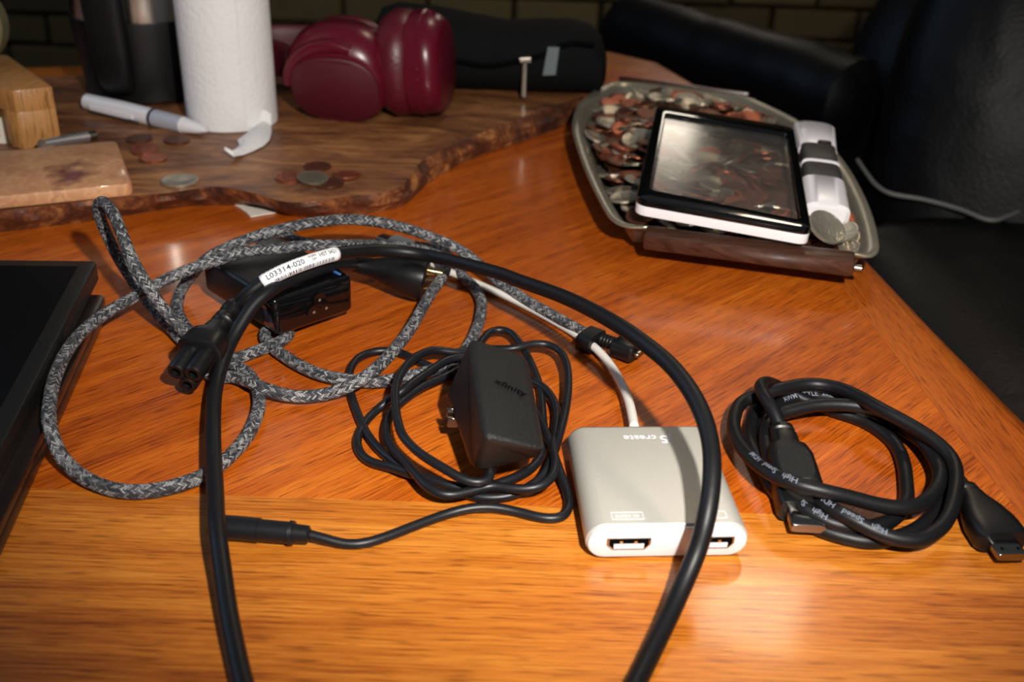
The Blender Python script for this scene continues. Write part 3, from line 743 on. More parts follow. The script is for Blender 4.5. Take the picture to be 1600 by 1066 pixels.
# ------------------------------------------------------------------ black zip case
case = thing('zip_case', 'black soft zip case with a grey tag behind the maroon headphones', 'case', at(780, 150, ZB))
YC = at(800, 156, ZB).y
prof = [(590, 30, 128), (596, 16, 138), (620, 8, 147), (680, 14, 151), (740, 26, 154), (790, 36, 157), (840, 34, 158), (890, 34, 158), (920, 42, 156), (938, 60, 146), (946, 84, 122), (947, 98, 108)]
S = []; seam = []
for u, vt, vb in prof:
    vb += 8
    base = at(u, 156, ZB); b0 = at_y(u, vb, YC+0.028); t0 = at_y(u, vt, YC+0.032)
    hh = max(.004, (t0.z-b0.z)/2); c_ = (t0+b0)/2; c_.y = YC+0.040
    zmin = T+ZB+0.0005
    if c_.z-hh < zmin: hh = (c_.z+hh-zmin)/2; c_.z = zmin+hh
    S.append((c_, Vector((0, 1, 0)), Vector((0, 0, 1)), .038*(hh/.036)**0.5 if hh < .036 else .040, hh, 2.6))
pc_ = Path([s[0] for s in S], .006, 1)
build('body', *loft(S, 36), FABRIC, parent=case)
zp = Path([at_y(u, v, YC-0.004) for u, v in ((700, 95), (730, 102), (760, 106), (790, 102), (820, 96), (850, 88), (890, 70), (930, 72))], .003, 2)
zp.p = [Vector((p.x, YC+0.0015+0.002*noise.noise(p*60), p.z)) for p in zp.p]
V, Fc, UV = tube(zp, .0022, 8); build('zipper', V, Fc, DARKMARK, parent=case)
p0 = at_y(820, 94, YC-0.002); p1 = at_y(818, 152, YC-0.004)
pull = build('zip_slider', *loft_line(p0+Vector((-.004, 0, 0)), (1, 0, .1), [(0, .003, .003, 4), (.009, .003, .003, 4)], n=16), DULLMETAL, parent=case)
build('pull_tab', *loft_line(p0, p1-p0, [(0, .0016, .0009, 4), (.004, .0022, .0009, 4), ((p1-p0).length*.93, .0024, .0009, 4), ((p1-p0).length, .002, .0008, 4)], n=16, up=(0, 1, 0)), DULLMETAL, parent=pull)
tq = [at_y(u, v, YC-0.0005) for u, v in ((848, 118), (868, 117), (874, 74), (856, 74))]
Vt = [q for q in tq]+[q+Vector((0, .0022, 0)) for q in tq]
build('fabric_tag', Vt, [[0, 1, 2, 3], [7, 6, 5, 4], [0, 4, 5, 1], [1, 5, 6, 2], [2, 6, 7, 3], [3, 7, 4, 0]], GREYTAG, parent=case, smooth=False)

# ------------------------------------------------------------------ silver tray
RH = 0.024
tray_px = [(930, 140), (905, 160), (897, 178), (894, 200), (902, 232), (918, 275), (938, 316), (958, 346), (985, 357), (1010, 353), (1060, 362), (1150, 374), (1250, 387), (1335, 396), (1352, 404), (1372, 399), (1374, 385), (1366, 345), (1346, 296), (1316, 248), (1282, 212), (1240, 184), (1200, 165), (1168, 152), (1090, 139), (1020, 131), (968, 126)]
out = [at(u, v, RH) for u, v in tray_px]
pth = Path(out+[out[0]], .006, 3)
ring = [Vector((p.x, p.y)) for p in pth.p[:-1]]
cen = sum(ring, Vector((0, 0)))/len(ring)
def inset(rg, d):
    n_ = len(rg); res = []
    ar = sum(rg[i].x*rg[(i+1) % n_].y-rg[(i+1) % n_].x*rg[i].y for i in range(n_)); sg = 1 if ar > 0 else -1
    for i in range(n_):
        t = (rg[(i+1) % n_]-rg[i-1]).normalized(); res.append(rg[i]+Vector((-t.y, t.x))*d*sg)
    for _ in range(4): res = [(res[i-1]+res[i]*2+res[(i+1) % n_])/4 for i in range(n_)]
    return res
r1 = inset(ring, .0015); r2 = inset(ring, .009); r3 = inset(ring, .012); r4 = inset(ring, .016)
lay = [(r4, .0075), (r2, RH-.006), (r1, RH-.0022), (ring, RH-.0012), (ring, RH), (r1, RH+.0006), (r2, RH-.003), (r3, RH-.008), (r4, .0095)]
V, Fc = [], []; m = len(ring)
for rg, z in lay: V += [Vector((p.x, p.y, T+z)) for p in rg]
for k in range(len(lay)-1):
    for i in range(m): j = (i+1) % m; Fc.append([k*m+i, k*m+j, (k+1)*m+j, (k+1)*m+i])
Fc.append(list(range(m))[::-1]); Fc.append([(len(lay)-1)*m+i for i in range(m)])
tray = thing('serving_tray', 'tarnished silver serving tray with dark wooden handles heaped with coins', 'tray', (cen.x, cen.y, T))
build('tray_body', V, Fc, SILVER, parent=tray, sharp=60)
inner = r4
for k, (a, b) in enumerate((((1010, 358), (1336, 400)), ((966, 124), (1170, 150)))):
    p, q = at(*a, RH-.001), at(*b, RH-.001); d = (q-p).normalized(); nrm = Vector((d.y, -d.x, 0))
    if k: nrm = -nrm
    c0 = p+nrm*.0035; L = (q-p).length
    hnd = build('handle', *hexa([c0+nrm*x+d*y+Vector((0, 0, z)) for (x, z) in ((-.004, -.010), ) for y in (0,)]+[c0+nrm*x+d*y+Vector((0, 0, z)) for x, y, z in ((.006, 0, -.010), (.006, L, -.010), (-.004, L, -.010), (-.004, 0, .003), (.0085, 0, .0005), (.0085, L, .0005), (-.004, L, .003))], .0018, 2), WALNUT, parent=tray)
    build('handle_pin', *loft_line(c0+d*(L+.0005)+Vector((0, 0, -.005))+nrm*.002, d, [(0, .002, .002), (.004, .002, .002), (.005, .001, .001)], n=12), DULLMETAL, parent=hnd)
ftv = []
for a in ((950, 320), (1330, 380), (1290, 235), (950, 165)):
    p = at(*a, .008); p = Vector((p.x, p.y, 0)); d = (Vector((cen.x, cen.y, 0))-p)*0.28; ftv.append(p+d)
for p in ftv: build('foot', *lathe([(.006, .0003), (.008, .002), (.007, .0085)], 20, (p.x, p.y, T)), SILVER, parent=tray)

# magnifier resting on the coins
mg = [(1026, 163), (1241, 198), (1269, 358), (994, 309)]
hm = [.050, .046, .040, .044]
mc = [at(u, v, h) for (u, v), h in zip(mg, hm)]
# heap of coins
def inside(p, poly):
    r = False; n_ = len(poly)
    for i in range(n_):
        a, b = poly[i], poly[i-1]
        if (a.y > p.y) != (b.y > p.y) and p.x < (b.x-a.x)*(p.y-a.y)/(b.y-a.y)+a.x: r = not r
    return r
mpoly = [Vector((p.x, p.y)) for p in mc]
def edge_dist(p): return min((p-q).length for q in inner)
xs = [p.x for p in inner]; ys = [p.y for p in inner]
def top_h(p):
    e = min(1.0, edge_dist(p)/.035); h = .0190+.0110*e+.004*noise.noise(Vector((p.x*18, p.y*14, 0)))
    return min(h, .030)
kinds = ['penny']*9+['brown']*8+['nickel']*5+['dime']*5+['quarter']*6
names = {'penny': 'copper penny in the coin heap on the silver tray', 'brown': 'darkened brown penny in the coin heap on the silver tray', 'nickel': 'dull grey nickel in the coin heap on the silver tray', 'dime': 'small silver dime in the coin heap on the silver tray', 'quarter': 'large silver quarter in the coin heap on the silver tray'}
# buried part of the heap: nobody could count it
BV = {0: ([], []), 1: ([], [])}; cnt = 0
while cnt < 420:
    p = Vector((rnd.uniform(min(xs), max(xs)), rnd.uniform(min(ys), max(ys))))
    if not inside(p, inner) or edge_dist(p) < .008: continue
    cnt += 1; h = top_h(p); z = .0118+rnd.random()*max(.001, h-.0135)
    Mx = Matrix.Translation((p.x, p.y, T+z)) @ Matrix.Rotation(rnd.uniform(0, 6.28), 4, 'Z') @ Matrix.Rotation(rnd.uniform(-.25, .25), 4, 'X')
    V, Fc = lathe([(.0093, -.0007), (.0095, 0), (.0093, .0007)], 14); s = BV[cnt % 2]; n0 = len(s[0])
    s[0].extend([Mx @ v for v in V]); s[1].extend([[i+n0 for i in f] for f in Fc])
tag(build('coin_heap', BV[0][0]+BV[1][0], BV[0][1]+[[i+len(BV[0][0]) for i in f] for f in BV[1][1]], BROWNP), 'buried layer of mixed coins filling the silver tray', 'coins', None, 'stuff')
placed = []; tries = 0
while len(placed) < 285 and tries < 60000:
    tries += 1
    p = Vector((rnd.uniform(min(xs), max(xs)), rnd.uniform(min(ys), max(ys))))
    if not inside(p, inner) or edge_dist(p) < .0045: continue
    if any((p-q).length < .0100 for q in placed[-400:]): continue
    placed.append(p); k = rnd.choice(kinds); tilt = rnd.gauss(0, .22); h = top_h(p)
    z = max(.0118, h+rnd.uniform(-.003, .003))
    if inside(p, mpoly): z = min(z, .029)
    coin(k, (p.x, p.y, T+z), (tilt, rnd.gauss(0, .2), rnd.uniform(0, 6.28)), names[k], 'coins heaped on the tray')
coin('quarter', at(1292, 355, .034), (.55, .2, .3), 'big silver coin leaning against the near right corner of the magnifier', None)
coin('dime', at(1318, 362, .027), (.15, -.5, .3), 'small bright coin at the far right end of the tray below the white cap', None)

# ------------------------------------------------------------------ magnifier
mag = thing('page_magnifier', 'rectangular black-framed magnifier with a white and grey folded handle on the coins', 'magnifier', (sum(p.x for p in mc)/4, sum(p.y for p in mc)/4, T+.032))
def plane_pt(u, v):
    """pixel to the tilted plane of the magnifier"""
    n_ = (mc[1]-mc[0]).cross(mc[3]-mc[0]); d = (u-800.0)*CR-(v-533.0)*CU+FPX*FW
    return CP+d*((mc[0]-CP).dot(n_)/d.dot(n_))
mn = (mc[1]-mc[0]).cross(mc[3]-mc[0]).normalized(); mn = mn if mn.z > 0 else -mn
mo = plane_pt(1130, 255); mx_ = (plane_pt(1269, 358)-plane_pt(994, 309)).normalized(); my_ = mn.cross(mx_)
MM = Matrix(((mx_.x, my_.x, mn.x, mo.x), (mx_.y, my_.y, mn.y, mo.y), (mx_.z, my_.z, mn.z, mo.z), (0, 0, 0, 1)))
MI = MM.inverted()
loc2 = lambda u, v: (MI @ plane_pt(u, v)).xy
O = rounded_poly([loc2(*q) for q in mg], .008, 6); I = rounded_poly([loc2(*q) for q in ((1040, 176), (1230, 209), (1249, 342), (1018, 295))], .004, 6)
def ring_solid(O, I, z0, z1, bev):
    V, Fc = [], []; n_ = len(O)
    def mixp(a, b, f): return a+(b-a)*f
    lays = [(0, z0), (0, z1-bev), (bev*.3, z1-bev*.3), (bev, z1)]; k = []
    for ins, z in lays: V += [Vector((*(o_+(i_-o_).normalized()*ins), z)) for o_, i_ in zip(O, I)]
    for ins, z in ((bev, z1), (0, z1-bev), (0, z0)): V += [Vector((*(i_+(o_-i_).normalized()*ins), z)) for o_, i_ in zip(O, I)]
    m_ = 7
    for r in range(m_):
        a, b = r*n_, ((r+1) % m_)*n_
        for i in range(n_): j = (i+1) % n_; Fc.append([a+i, a+j, b+j, b+i])
    return V, Fc
build('frame', *ring_solid(O, I, -.0045, .0, .0015), GLOSSBLK, parent=mag, M=MM)
build('white_rim', *ring_solid([p*1.0 for p in O], [p for p in I], -.0105, -.0045, .0006), WHITE, parent=mag, M=MM)
build('inner_sleeve', *ring_solid([p-(p.normalized()*.0004) for p in I], [p-(p.normalized()*.0010) for p in I], -.0103, -.0016, .0002), GLOSSBLK, parent=mag, M=MM)
build('lens', *prism([p+ (p.normalized()*.001) for p in I], -.0042, -.0024, 0), LENS, parent=mag, M=MM, smooth=False)
# folded handle along the right flank
hax = [plane_pt(1276, 200), plane_pt(1296, 330)]
hd = (hax[1]-hax[0]); HL = hd.length; hd.normalize(); hx = hd.cross(mn); hx = hx if hx.x > 0 else -hx
def hseg(name, f0, f1, w0, w1, t, mat, par, e=4, shift=0.0, lift=0.0):
    st = [(f0*HL, w0*.8, t*.7), (f0*HL+.0025, w0, t), (f1*HL-.0025, w1, t), (f1*HL, w1*.8, t*.7)]
    return build(name, *loft([(hax[0]+hd*s-mn*(.006-lift)+hx*shift, hx, mn, a, b, e) for s, a, b in st], 32), mat, parent=par)
han = hseg('handle_head', -.12, .24, .0150, .0132, .0055, WHITE, mag, 2.6)
hseg('slot', .17, .215, .0050, .0050, .0066, RUBBER, han, 6, shift=.004, lift=.0006)
hseg('grip', .20, .43, .0120, .0120, .0062, GREYRUB, mag)
hseg('band', .415, .455, .0127, .0127, .0066, WHITE, mag)
hseg('grip', .445, .70, .0124, .0128, .0062, GREYRUB, mag)
hseg('end_cap', .62, .95, .0138, .0138, .0070, WHITE, mag, 3.2)

# ------------------------------------------------------------------ folded laptop at the left
lap = thing('folded_laptop', 'black convertible laptop lying open at the left edge of the table', 'laptop', at(-60, 600, 0))
def slab(name, c0, c1, c2, z0, z1, mat, bev=.0012, rad=.004, parent=lap, shift=Vector((0, 0, 0))):
    e1 = (c1-c0); e2 = (c2-c0); c3 = c1+e2
    return build(name, *prism(rounded_poly([(p+shift).xy for p in (c0, c1, c3, c2)], rad), T+z0, T+z1, bev), mat, parent=parent)
zt = .0225
k0 = at(152, 407, zt); k1 = at(-8, 718, zt); dside = (k1-k0).normalized(); dback = (at(0, 404, zt)-k0).normalized()
k0b = at(165, 462, .0115); LW, LD = .30, .205
dn2 = Vector((dside.x, dside.y, 0)).normalized(); bk2 = Vector((dn2.y, -dn2.x, 0)); bk2 = bk2 if bk2.x < 0 else -bk2
bk2 = (Vector((dback.x, dback.y, 0)).normalized()*0.8+bk2*0.2).normalized()
slab('keyboard_base', k0b, k0b+dn2*LD, k0b+bk2*LW, .0006, .0068, EDGE, .0008, .005)
slab('base_cover', k0b-dn2*.001, k0b-dn2*.001+dn2*LD, k0b-dn2*.001+bk2*LW, .0069, .0118, EDGE, .0008, .005)
sp_ = slab('display_panel', k0, k0+dn2*LD, k0+bk2*LW, .0119, zt, BEZEL, .0012, .004)
ins = .0085
s0 = k0+(dn2+bk2)*ins
slab('screen', s0, s0+dn2*(LD-2*ins), s0+bk2*(LW-2*ins), zt-.0006, zt+.0002, SCREEN, 0, .001, parent=sp_)

# ------------------------------------------------------------------ power adapter with braided cable
def pts(lst): return [at(u, v, h) for u, v, h in lst]
BH = .0275
b_bl, b_br = at(440, 527, .0065), at(556, 480, .0065)
t_br = at(553, 432, BH); t_fl = at(428, 470, BH); t_bl = at(309, 402, BH); t_bb = at(430, 366, BH)
ea = ((t_br-t_fl)+(t_bb-t_bl)).normalized(); el = ((t_bl-t_fl)+(t_bb-t_br)).normalized()
el = (el-ea*el.dot(ea)).normalized()
EW = .049; ELn = .5*((t_bl-t_fl).length+(t_bb-t_br).length)
f0 = t_fl.lerp(t_br, .5)-ea*EW/2; f0.z = T
ad = thing('power_adapter', 'black laptop power brick with a glossy socket end and long grey braided cable', 'power adapter', (f0+ea*EW/2+el*ELn/2))
SK = .004
def bq(x, y, z): return f0+ea*x+el*y+Vector((0, 0, z))
zb = .0068
c8 = [bq(.002, .002, zb), bq(EW-.002, .002, zb), bq(EW-.002, ELn, zb), bq(.002, ELn, zb), bq(0, .0035, BH), bq(EW, .0035, BH), bq(EW, ELn-.002, BH), bq(0, ELn-.002, BH)]
build('brick_body', *hexa([bq(.001, .012, zb), bq(EW-.001, .012, zb), bq(EW-.001, ELn, zb), bq(.001, ELn, zb), bq(0, .012, BH), bq(EW, .012, BH), bq(EW, ELn-.002, BH), bq(0, ELn-.002, BH)], .0030, 4), PLASTIC, parent=ad)
sk = build('socket_end', *hexa([bq(.001, 0, zb), bq(EW-.001, 0, zb), bq(EW-.001, .0155, zb), bq(.001, .0155, zb), bq(-.0002, .0015, BH+.0002), bq(EW+.0002, .0015, BH+.0002), bq(EW+.0002, .0155, BH+.0002), bq(-.0002, .0155, BH+.0002)], .0032, 4), GLOSSBLK, parent=ad)
mc0 = bq(EW*.54, -.0004, zb+.0100)
for dx, dz in ((-.0038, -.0022), (.0038, -.0022), (0, .0036)):
    cc_ = mc0+ea*dx+Vector((0, 0, dz))
    build('inlet_well', *loft_line(cc_-el*.0004, el, [(0, .0038, .0038), (.0012, .0034, .0034)], n=24), GLOSSBLK, parent=sk)
    build('inlet_pin', *loft_line(cc_-el*.0016, el, [(.0010, .0003, .0003), (.0012, .0008, .0008), (.002, .0008, .0008)], n=14), CHROME, parent=sk)
lq = [bq(EW-.014, .006, BH+.0008), bq(EW-.004, .006, BH+.0008), bq(EW-.004, .0074, BH+.0008), bq(EW-.014, .0074, BH+.0008)]
build('blue_mark', [bq(x, y, BH+z) for z in (0, .0006) for x, y in ((EW-.0060, .0050), (EW-.0046, .0050), (EW-.0046, .0140), (EW-.0060, .0140))], [[0, 1, 2, 3], [7, 6, 5, 4], [0, 1, 5, 4], [1, 2, 6, 5], [2, 3, 7, 6], [3, 0, 4, 7]], BLUE, parent=sk, smooth=False)
braid_pts = [(432, 362, .0075), (466, 376, .006), (510, 384, .005), (560, 385, .0045), (610, 384, .004), (658, 385, .004), (690, 393, .004), (710, 411, .004), (725, 434, .0045), (740, 448, .0045), (751, 467, .004), (752, 488, .004), (743, 519, .004), (725, 550, .004), (700, 570, .004), (660, 583, .0036),
    (603, 596, .0036), (580, 597, .0036), (535, 593, .0038), (505, 587, .004), (475, 575, .004), (445, 557, .004), (424, 541, .0036), (413, 524, .0034), (424, 510, .0032), (446, 512, .0032), (452, 524, .0032), (436, 535, .0032), (409, 546, .0034), (373, 559, .0036), (340, 567, .0036), (322, 580, .0036), (336, 591, .0036),
    (361, 588, .004), (379, 593, .0050), (400, 602, .0072), (415, 608, .007), (460, 620, .0045), (505, 617, .0045), (535, 608, .007), (565, 593, .0098), (595, 569, .010), (620, 542, .009), (642, 513, .009), (658, 485, .010), (674, 457, .012), (690, 435, .014), (697, 414, .015), (683, 398, .014), (640, 387, .013), (590, 383, .018),
    (526, 383, .031), (475, 384, .0325), (430, 389, .0325), (385, 393, .0325), (349, 404, .032), (310, 416, .029), (259, 437, .024), (214, 462, .019), (173, 485, .017), (136, 512, .0165), (107, 545, .0165), (87, 586, .0163), (78, 627, .0160), (78, 669, .0155), (91, 706, .0085), (120, 739, .0045), (165, 762, .0034), (206, 769, .0034), (247, 766, .0034), (289, 755, .0034), (326, 740, .0034),
    (355, 717, .0034), (384, 685, .0034), (402, 648, .0034), (405, 623, .0034), (397, 596, .0034), (380, 578, .0034), (363, 569, .0036), (335, 556, .0036), (315, 543, .0045), (293, 523, .009), (268, 498, .016), (245, 469, .025), (226, 440, .033), (210, 412, .040), (197, 383, .047), (187, 357, .053), (175, 330, .058), (162, 315, .060), (153, 320, .056), (156, 340, .048), (168, 368, .038), (181, 396, .029), (197, 423, .020), (216, 452, .012), (240, 484, .006), (268, 514, .004), (290, 536, .0036), (306, 540, .0036), (305, 525, .0036), (290, 511, .0036),
    (282, 497, .0036), (277, 478, .0038), (284, 452, .006), (301, 428, .017), (325, 403, .029), (355, 387, .0335), (400, 369, .036), (445, 357, .038), (490, 348, .038), (550, 343, .036), (620, 353, .031), (680, 373, .023), (715, 388, .018), (745, 410, .012), (775, 436, .008), (820, 468, .0055), (860, 491, .005), (905, 516, .0055), (928, 529, .0060)]
bpath = Path([bq(EW*.72, ELn+.004, .016), bq(EW*.72, ELn+.011, .0145), bq(EW*.86, ELn+.017, .011)]+pts(braid_pts), .0018, 6)
build('strain_relief', *loft_line(bq(EW*.72, ELn-.003, .0162), el, [(0, .0052, .0052), (.004, .0050, .0050), (.010, .0040, .0040)], n=20), PLASTIC, parent=ad)
for p in bpath.p: p.z = max(p.z, T+.0032)
V, Fc, UV = tube(bpath, .0031, 16); bc = build('braided_cable', V, Fc, BRAID, parent=ad, uvs=UV, sharp=0)
e0, e1 = at(915, 521, .0060), at(1002, 553, .0058); dd = (e1-e0).normalized(); LL = (e1-e0).length
def seg(name, f0_, f1_, a, b, mat, par, e=2.0, n_=20, mid=1.0):
    return build(name, *loft_line(e0, dd, [(LL*f0_, a*.85, b*.85, e), (LL*f0_+.001, a, b, e), (LL*f1_-.001, a*mid, b*mid, e), (LL*f1_, a*.85*mid, b*.85*mid, e)], n=n_), mat, parent=par)
for k in range(5): seg('strain_relief_rib', .30+k*.055, .335+k*.055, .0036, .0036, RUBBER, bc)
seg('strain_relief', .25, .60, .0029, .0029, RUBBER, bc)
seg('plug_body', .55, .93, .0070, .0046, PLASTIC, bc, 4)
seg('plug_tip', .92, 1.0, .0042, .0016, DULLMETAL, bc, 3)
st0 = at(925, 530, .0055); sx_ = Vector((-dd.y, dd.x, 0))
S = [(st0+dd*s-sx_*.0012, sx_, Vector((0, 0, 1)), .0082, .0050, 4) for s in (-.0040, .0040)]
build('cable_strap', *loft(S, 24), RUBBER, parent=ad)

# ------------------------------------------------------------------ thick black power cord
R_C = .0035
cord_pts = [(368, 478, .0215), (385, 461, .0285), (412, 440, .0345), (445, 423, .0395), (485, 408, .0405), (528, 396, .0385), (561, 392, .036), (593, 391, .033), (634, 394, .030), (666, 399, .029), (699, 406, .031), (731, 414, .034), (780, 427, .036), (806, 437, .039), (888, 467, .047), (969, 510, .054), (1010, 539, .055), (1048, 571, .054), (1081, 614, .052), (1100, 653, .049), (1110, 690, .045), (1113, 728, .041), (1110, 773, .035), (1102, 818, .028), (1089, 863, .019), (1066, 917, .011), (1042, 970, .0065), (1020, 1015, .0045), (998, 1060, .004), (980, 1095, .004)]
cp1 = pts(cord_pts)
lastp = cp1[-1]
left_pts = pts([(387, 1095, .004), (379, 1066, .004), (369, 1022, .0045), (356, 955, .006), (347, 891, .0085), (339, 830, .0115), (336, 760, .0105), (333, 700, .010), (333, 650, .0095), (336, 610, .009), (343, 580, .0105), (360, 535, .016), (380, 500, .023), (398, 474, .0285), (420, 456, .0318), (450, 440, .0318), (490, 424, .0318), (520, 415, .030), (540, 414, .025), (555, 413, .0185)])
fl = left_pts[0]
hang = [Vector((lastp.x-.008, YF+.012, T+.0035)), Vector((lastp.x-.016, YF-.006, T-.012)), Vector((lastp.x-.03, YF-.015, T-.07)), Vector(((lastp.x+fl.x)/2, YF-.02, T-.13)), Vector((fl.x+.03, YF-.015, T-.07)), Vector((fl.x+.012, YF-.006, T-.012)), Vector((fl.x+.006, YF+.012, T+.0035))]
cpath = Path(cp1+hang+left_pts, .002, 6)
for p in cpath.p:
    if p.y > YF+.02: p.z = max(p.z, T+R_C+.0002)
pc = thing('power_cable', 'thick black power cord with a white barcode label arching over the silver hub', 'power cord', at(345, 850, 0))
V, Fc, UV = tube(cpath, R_C, 16); cord = build('cord', V, Fc, RUBBER, parent=pc, uvs=UV, sharp=0)
# appliance plug
q0, q1 = at(366, 480, .0220), at(292, 588, .0125); dq = (q1-q0).normalized(); Lq = (q1-q0).length
_, xq, yq = axes(dq)
if yq.z < 0: yq = -yq; xq = -xq
pb_ = build('appliance_plug', *loft([(q0+dq*(Lq*f), xq, yq, a, b, e) for f, a, b, e in ((-.02, .0046, .0046, 2), (.02, .0052, .0052, 2), (.10, .0054, .0054, 2), (.12, .0047, .0047, 2), (.16, .0047, .0047, 2), (.18, .0057, .0057, 2), (.26, .0060, .0060, 2), (.28, .0051, .0051, 2), (.32, .0051, .0051, 2), (.34, .0064, .0064, 2.2), (.45, .0072, .0074, 2.4), (.52, .0096, .0098, 2.8), (.58, .0104, .0102, 3.2), (.70, .0110, .0106, 3.4), (.735, .0108, .0104, 3.4), (.755, .0090, .0090, 3))], 36), PLASTIC, parent=pc)
for dx, dy in ((-.0042, .0029), (.0042, .0029), (0, -.0043)):
    c0 = q0+dq*(Lq*.74)+xq*dx+yq*dy; Lb = Lq*.29
    build('contact_barrel', *loft_line(c0, dq, [(0, .0044, .0044), (Lb*.93, .0044, .0044), (Lb, .0039, .0039), (Lb, .0024, .0024), (Lb*.8, .0020, .0020)], n=24), PLASTIC, parent=pb_)
    build('contact_hole', *loft_line(c0+dq*(Lb+.00012), dq, [(-.0030, .0018, .0018), (-.0022, .0018, .0018)], n=20), DARKMARK, parent=pb_)
# wall plug at the other end
w0, w1 = at(552, 413, .0185), at(672, 437, .012); dw = (w1-w0).normalized(); Lw = (w1-w0).length
_, xw, yw = axes(dw)
wp = build('wall_plug', *loft([(w0+dw*(Lw*f), xw, yw, a, b, e) for f, a, b, e in ((-.05, .0042, .0042, 2), (.05, .0046, .0046, 2), (.25, .0055, .0055, 2.2), (.45, .0088, .0078, 2.4), (.65, .0125, .0100, 2.6), (.85, .0138, .0112, 2.8), (.93, .0136, .0110, 2.8), (.95, .0125, .010, 2.8))], 32), PLASTIC, parent=pc)
for dx, dy, rr_ in ((0, .005, .0022), (-.0058, -.003, .0018), (.0058, -.003, .0018)):
    build('prong', *loft_line(w0+dw*(Lw*.94)+xw*dx+yw*dy, dw, [(0, rr_, rr_ if dx == 0 else .0007, 3), (.009 if dx == 0 else .004, rr_, rr_ if dx == 0 else .0007, 3), (.0105 if dx == 0 else .005, rr_*.5, rr_*.4, 3)], n=16), BRASS, parent=wp)
# barcode label
sa, sb = cpath.near(at(412, 440, .0345)), cpath.near(at(524, 397, .0385))
V, Fc, UV = tube(cpath, R_C+.00025, 24, sa, sb); lb = build('cord_label', V, Fc, LABEL, parent=cord, uvs=UV, sharp=0)
REF = (0.1, -0.75, 0.65)
def on_cord(txt, size, s, roll, name='printed_text', par=None, path=None, r=None, mat=INK, dirn=1, ref=REF):
    V, Fc = text_mesh(txt, size)
    V, Fc = wrap(V, Fc, path or cpath, s, (r or R_C)+.0004, ref, dirn, roll)
    return build(name, V, Fc, mat, parent=par, smooth=False)
LS = sb-sa
on_cord('L03314-020', .0040, sa+LS*.07, -.10, par=lb)
on_cord('AGEN', .0018, sa+LS*.55, .24, par=lb); on_cord('DM', .0018, sa+LS*.58, -.28, par=lb)
on_cord('HST 3421', .0030, sa+LS*.69, 0.0, par=lb)
V, Fc = [], []; x = LS*.06
while x < LS*.9:
    wdt = rnd.choice((.00022, .0004, .0006))
    for y0, y1 in (((.0030, .0052)), ((-.0050, -.0030))):
        if (y0 > 0 or x > LS*.12):
            n0 = len(V); V += [Vector((x, y0, 0)), Vector((x+wdt, y0, 0)), Vector((x+wdt, y1, 0)), Vector((x, y1, 0))]; Fc.append([n0, n0+1, n0+2, n0+3])
    x += wdt+rnd.choice((.0003, .0005, .0008))
V, Fc = wrap(V, Fc, cpath, sa, R_C+.0004, REF); build('barcode', V, Fc, INK, parent=lb, smooth=False)

# ------------------------------------------------------------------ wall adapter with coiled thin cord
R_X = .0020
coil = [(763, 726, .0150), (768, 742, .0120), (757, 754, .0115), (731, 752, .0120), (690, 730, .0140), (654, 707, .0150), (630, 682, .0160), (622, 661, .0160), (618, 633, .0160), (619, 603, .0155), (633, 574, .0145), (654, 555, .0130), (681, 547, .0110), (714, 551, .0085), (750, 546, .0075), (802, 545, .0100), (830, 538, .0105), (855, 538, .0100), (873, 547, .0095), (885, 568, .0090), (888, 599, .0085), (884, 639, .0080), (874, 680, .0075), (864, 711, .0075), (850, 742, .0060), (825, 762, .0045), (793, 776, .0030), (740, 776, .0025),
    (717, 767, .0022), (681, 756, .0022), (649, 742, .0022), (622, 726, .0022), (594, 704, .0022), (573, 677, .0022), (556, 639, .0022), (548, 612, .0022), (547, 579, .0025), (559, 560, .0030), (581, 550, .0030), (608, 548, .0030), (630, 553, .0030), (654, 565, .0025), (675, 574, .0022), (710, 588, .0022), (760, 596, .0022), (800, 592, .0022), (839, 599, .0035), (858, 615, .0040), (869, 639, .0045), (868, 673, .0050), (863, 700, .0090), (868, 723, .0110), (861, 748, .0100), (839, 762, .0090), (802, 764, .0080), (768, 759, .0075), (735, 768, .0070),
    (697, 774, .0075), (671, 764, .0080), (649, 740, .0080), (630, 719, .0070), (613, 701, .0060), (604, 677, .0060), (611, 647, .0060), (635, 622, .0065), (662, 603, .0070), (698, 587, .0065), (735, 562, .0055), (755, 530, .0060), (771, 516, .0065), (793, 517, .0065), (808, 531, .0060), (821, 550, .0050), (842, 600, .0025), (848, 655, .0025), (850, 700, .0040), (833, 730, .0045), (790, 752, .0045), (745, 763, .0045), (703, 759, .0050), (662, 746, .0050),
    (630, 737, .0045), (611, 730, .0035), (581, 723, .0025), (564, 710, .0022), (558, 688, .0022), (570, 661, .0022), (594, 636, .0035), (627, 612, .0100), (649, 595, .0105), (676, 577, .0100), (703, 561, .0095), (750, 560, .0075), (805, 600, .0060), (840, 650, .0060), (860, 695, .0075), (873, 732, .0060), (885, 766, .0030), (889, 792, .0022), (877, 809, .0022), (849, 810, .0022), (808, 800, .0022), (771, 793, .0030), (737, 794, .0030), (700, 803, .0022), (648, 822, .0020), (601, 840, .0020), (566, 850, .0020), (535, 850, .0022), (511, 843, .0035), (480, 835, .0048)]
xpath = Path(pts(coil), .0016, 5)
for p in xpath.p: p.z = max(p.z, T+R_X)
wa = thing('wall_adapter', 'boxy black wall adapter resting on its own loosely coiled thin cord', 'wall adapter', at(770, 640, 0))
V, Fc, UV = tube(xpath, R_X, 12); xc = build('thin_cord', V, Fc, RUBBER_T, parent=wa, uvs=UV, sharp=0)
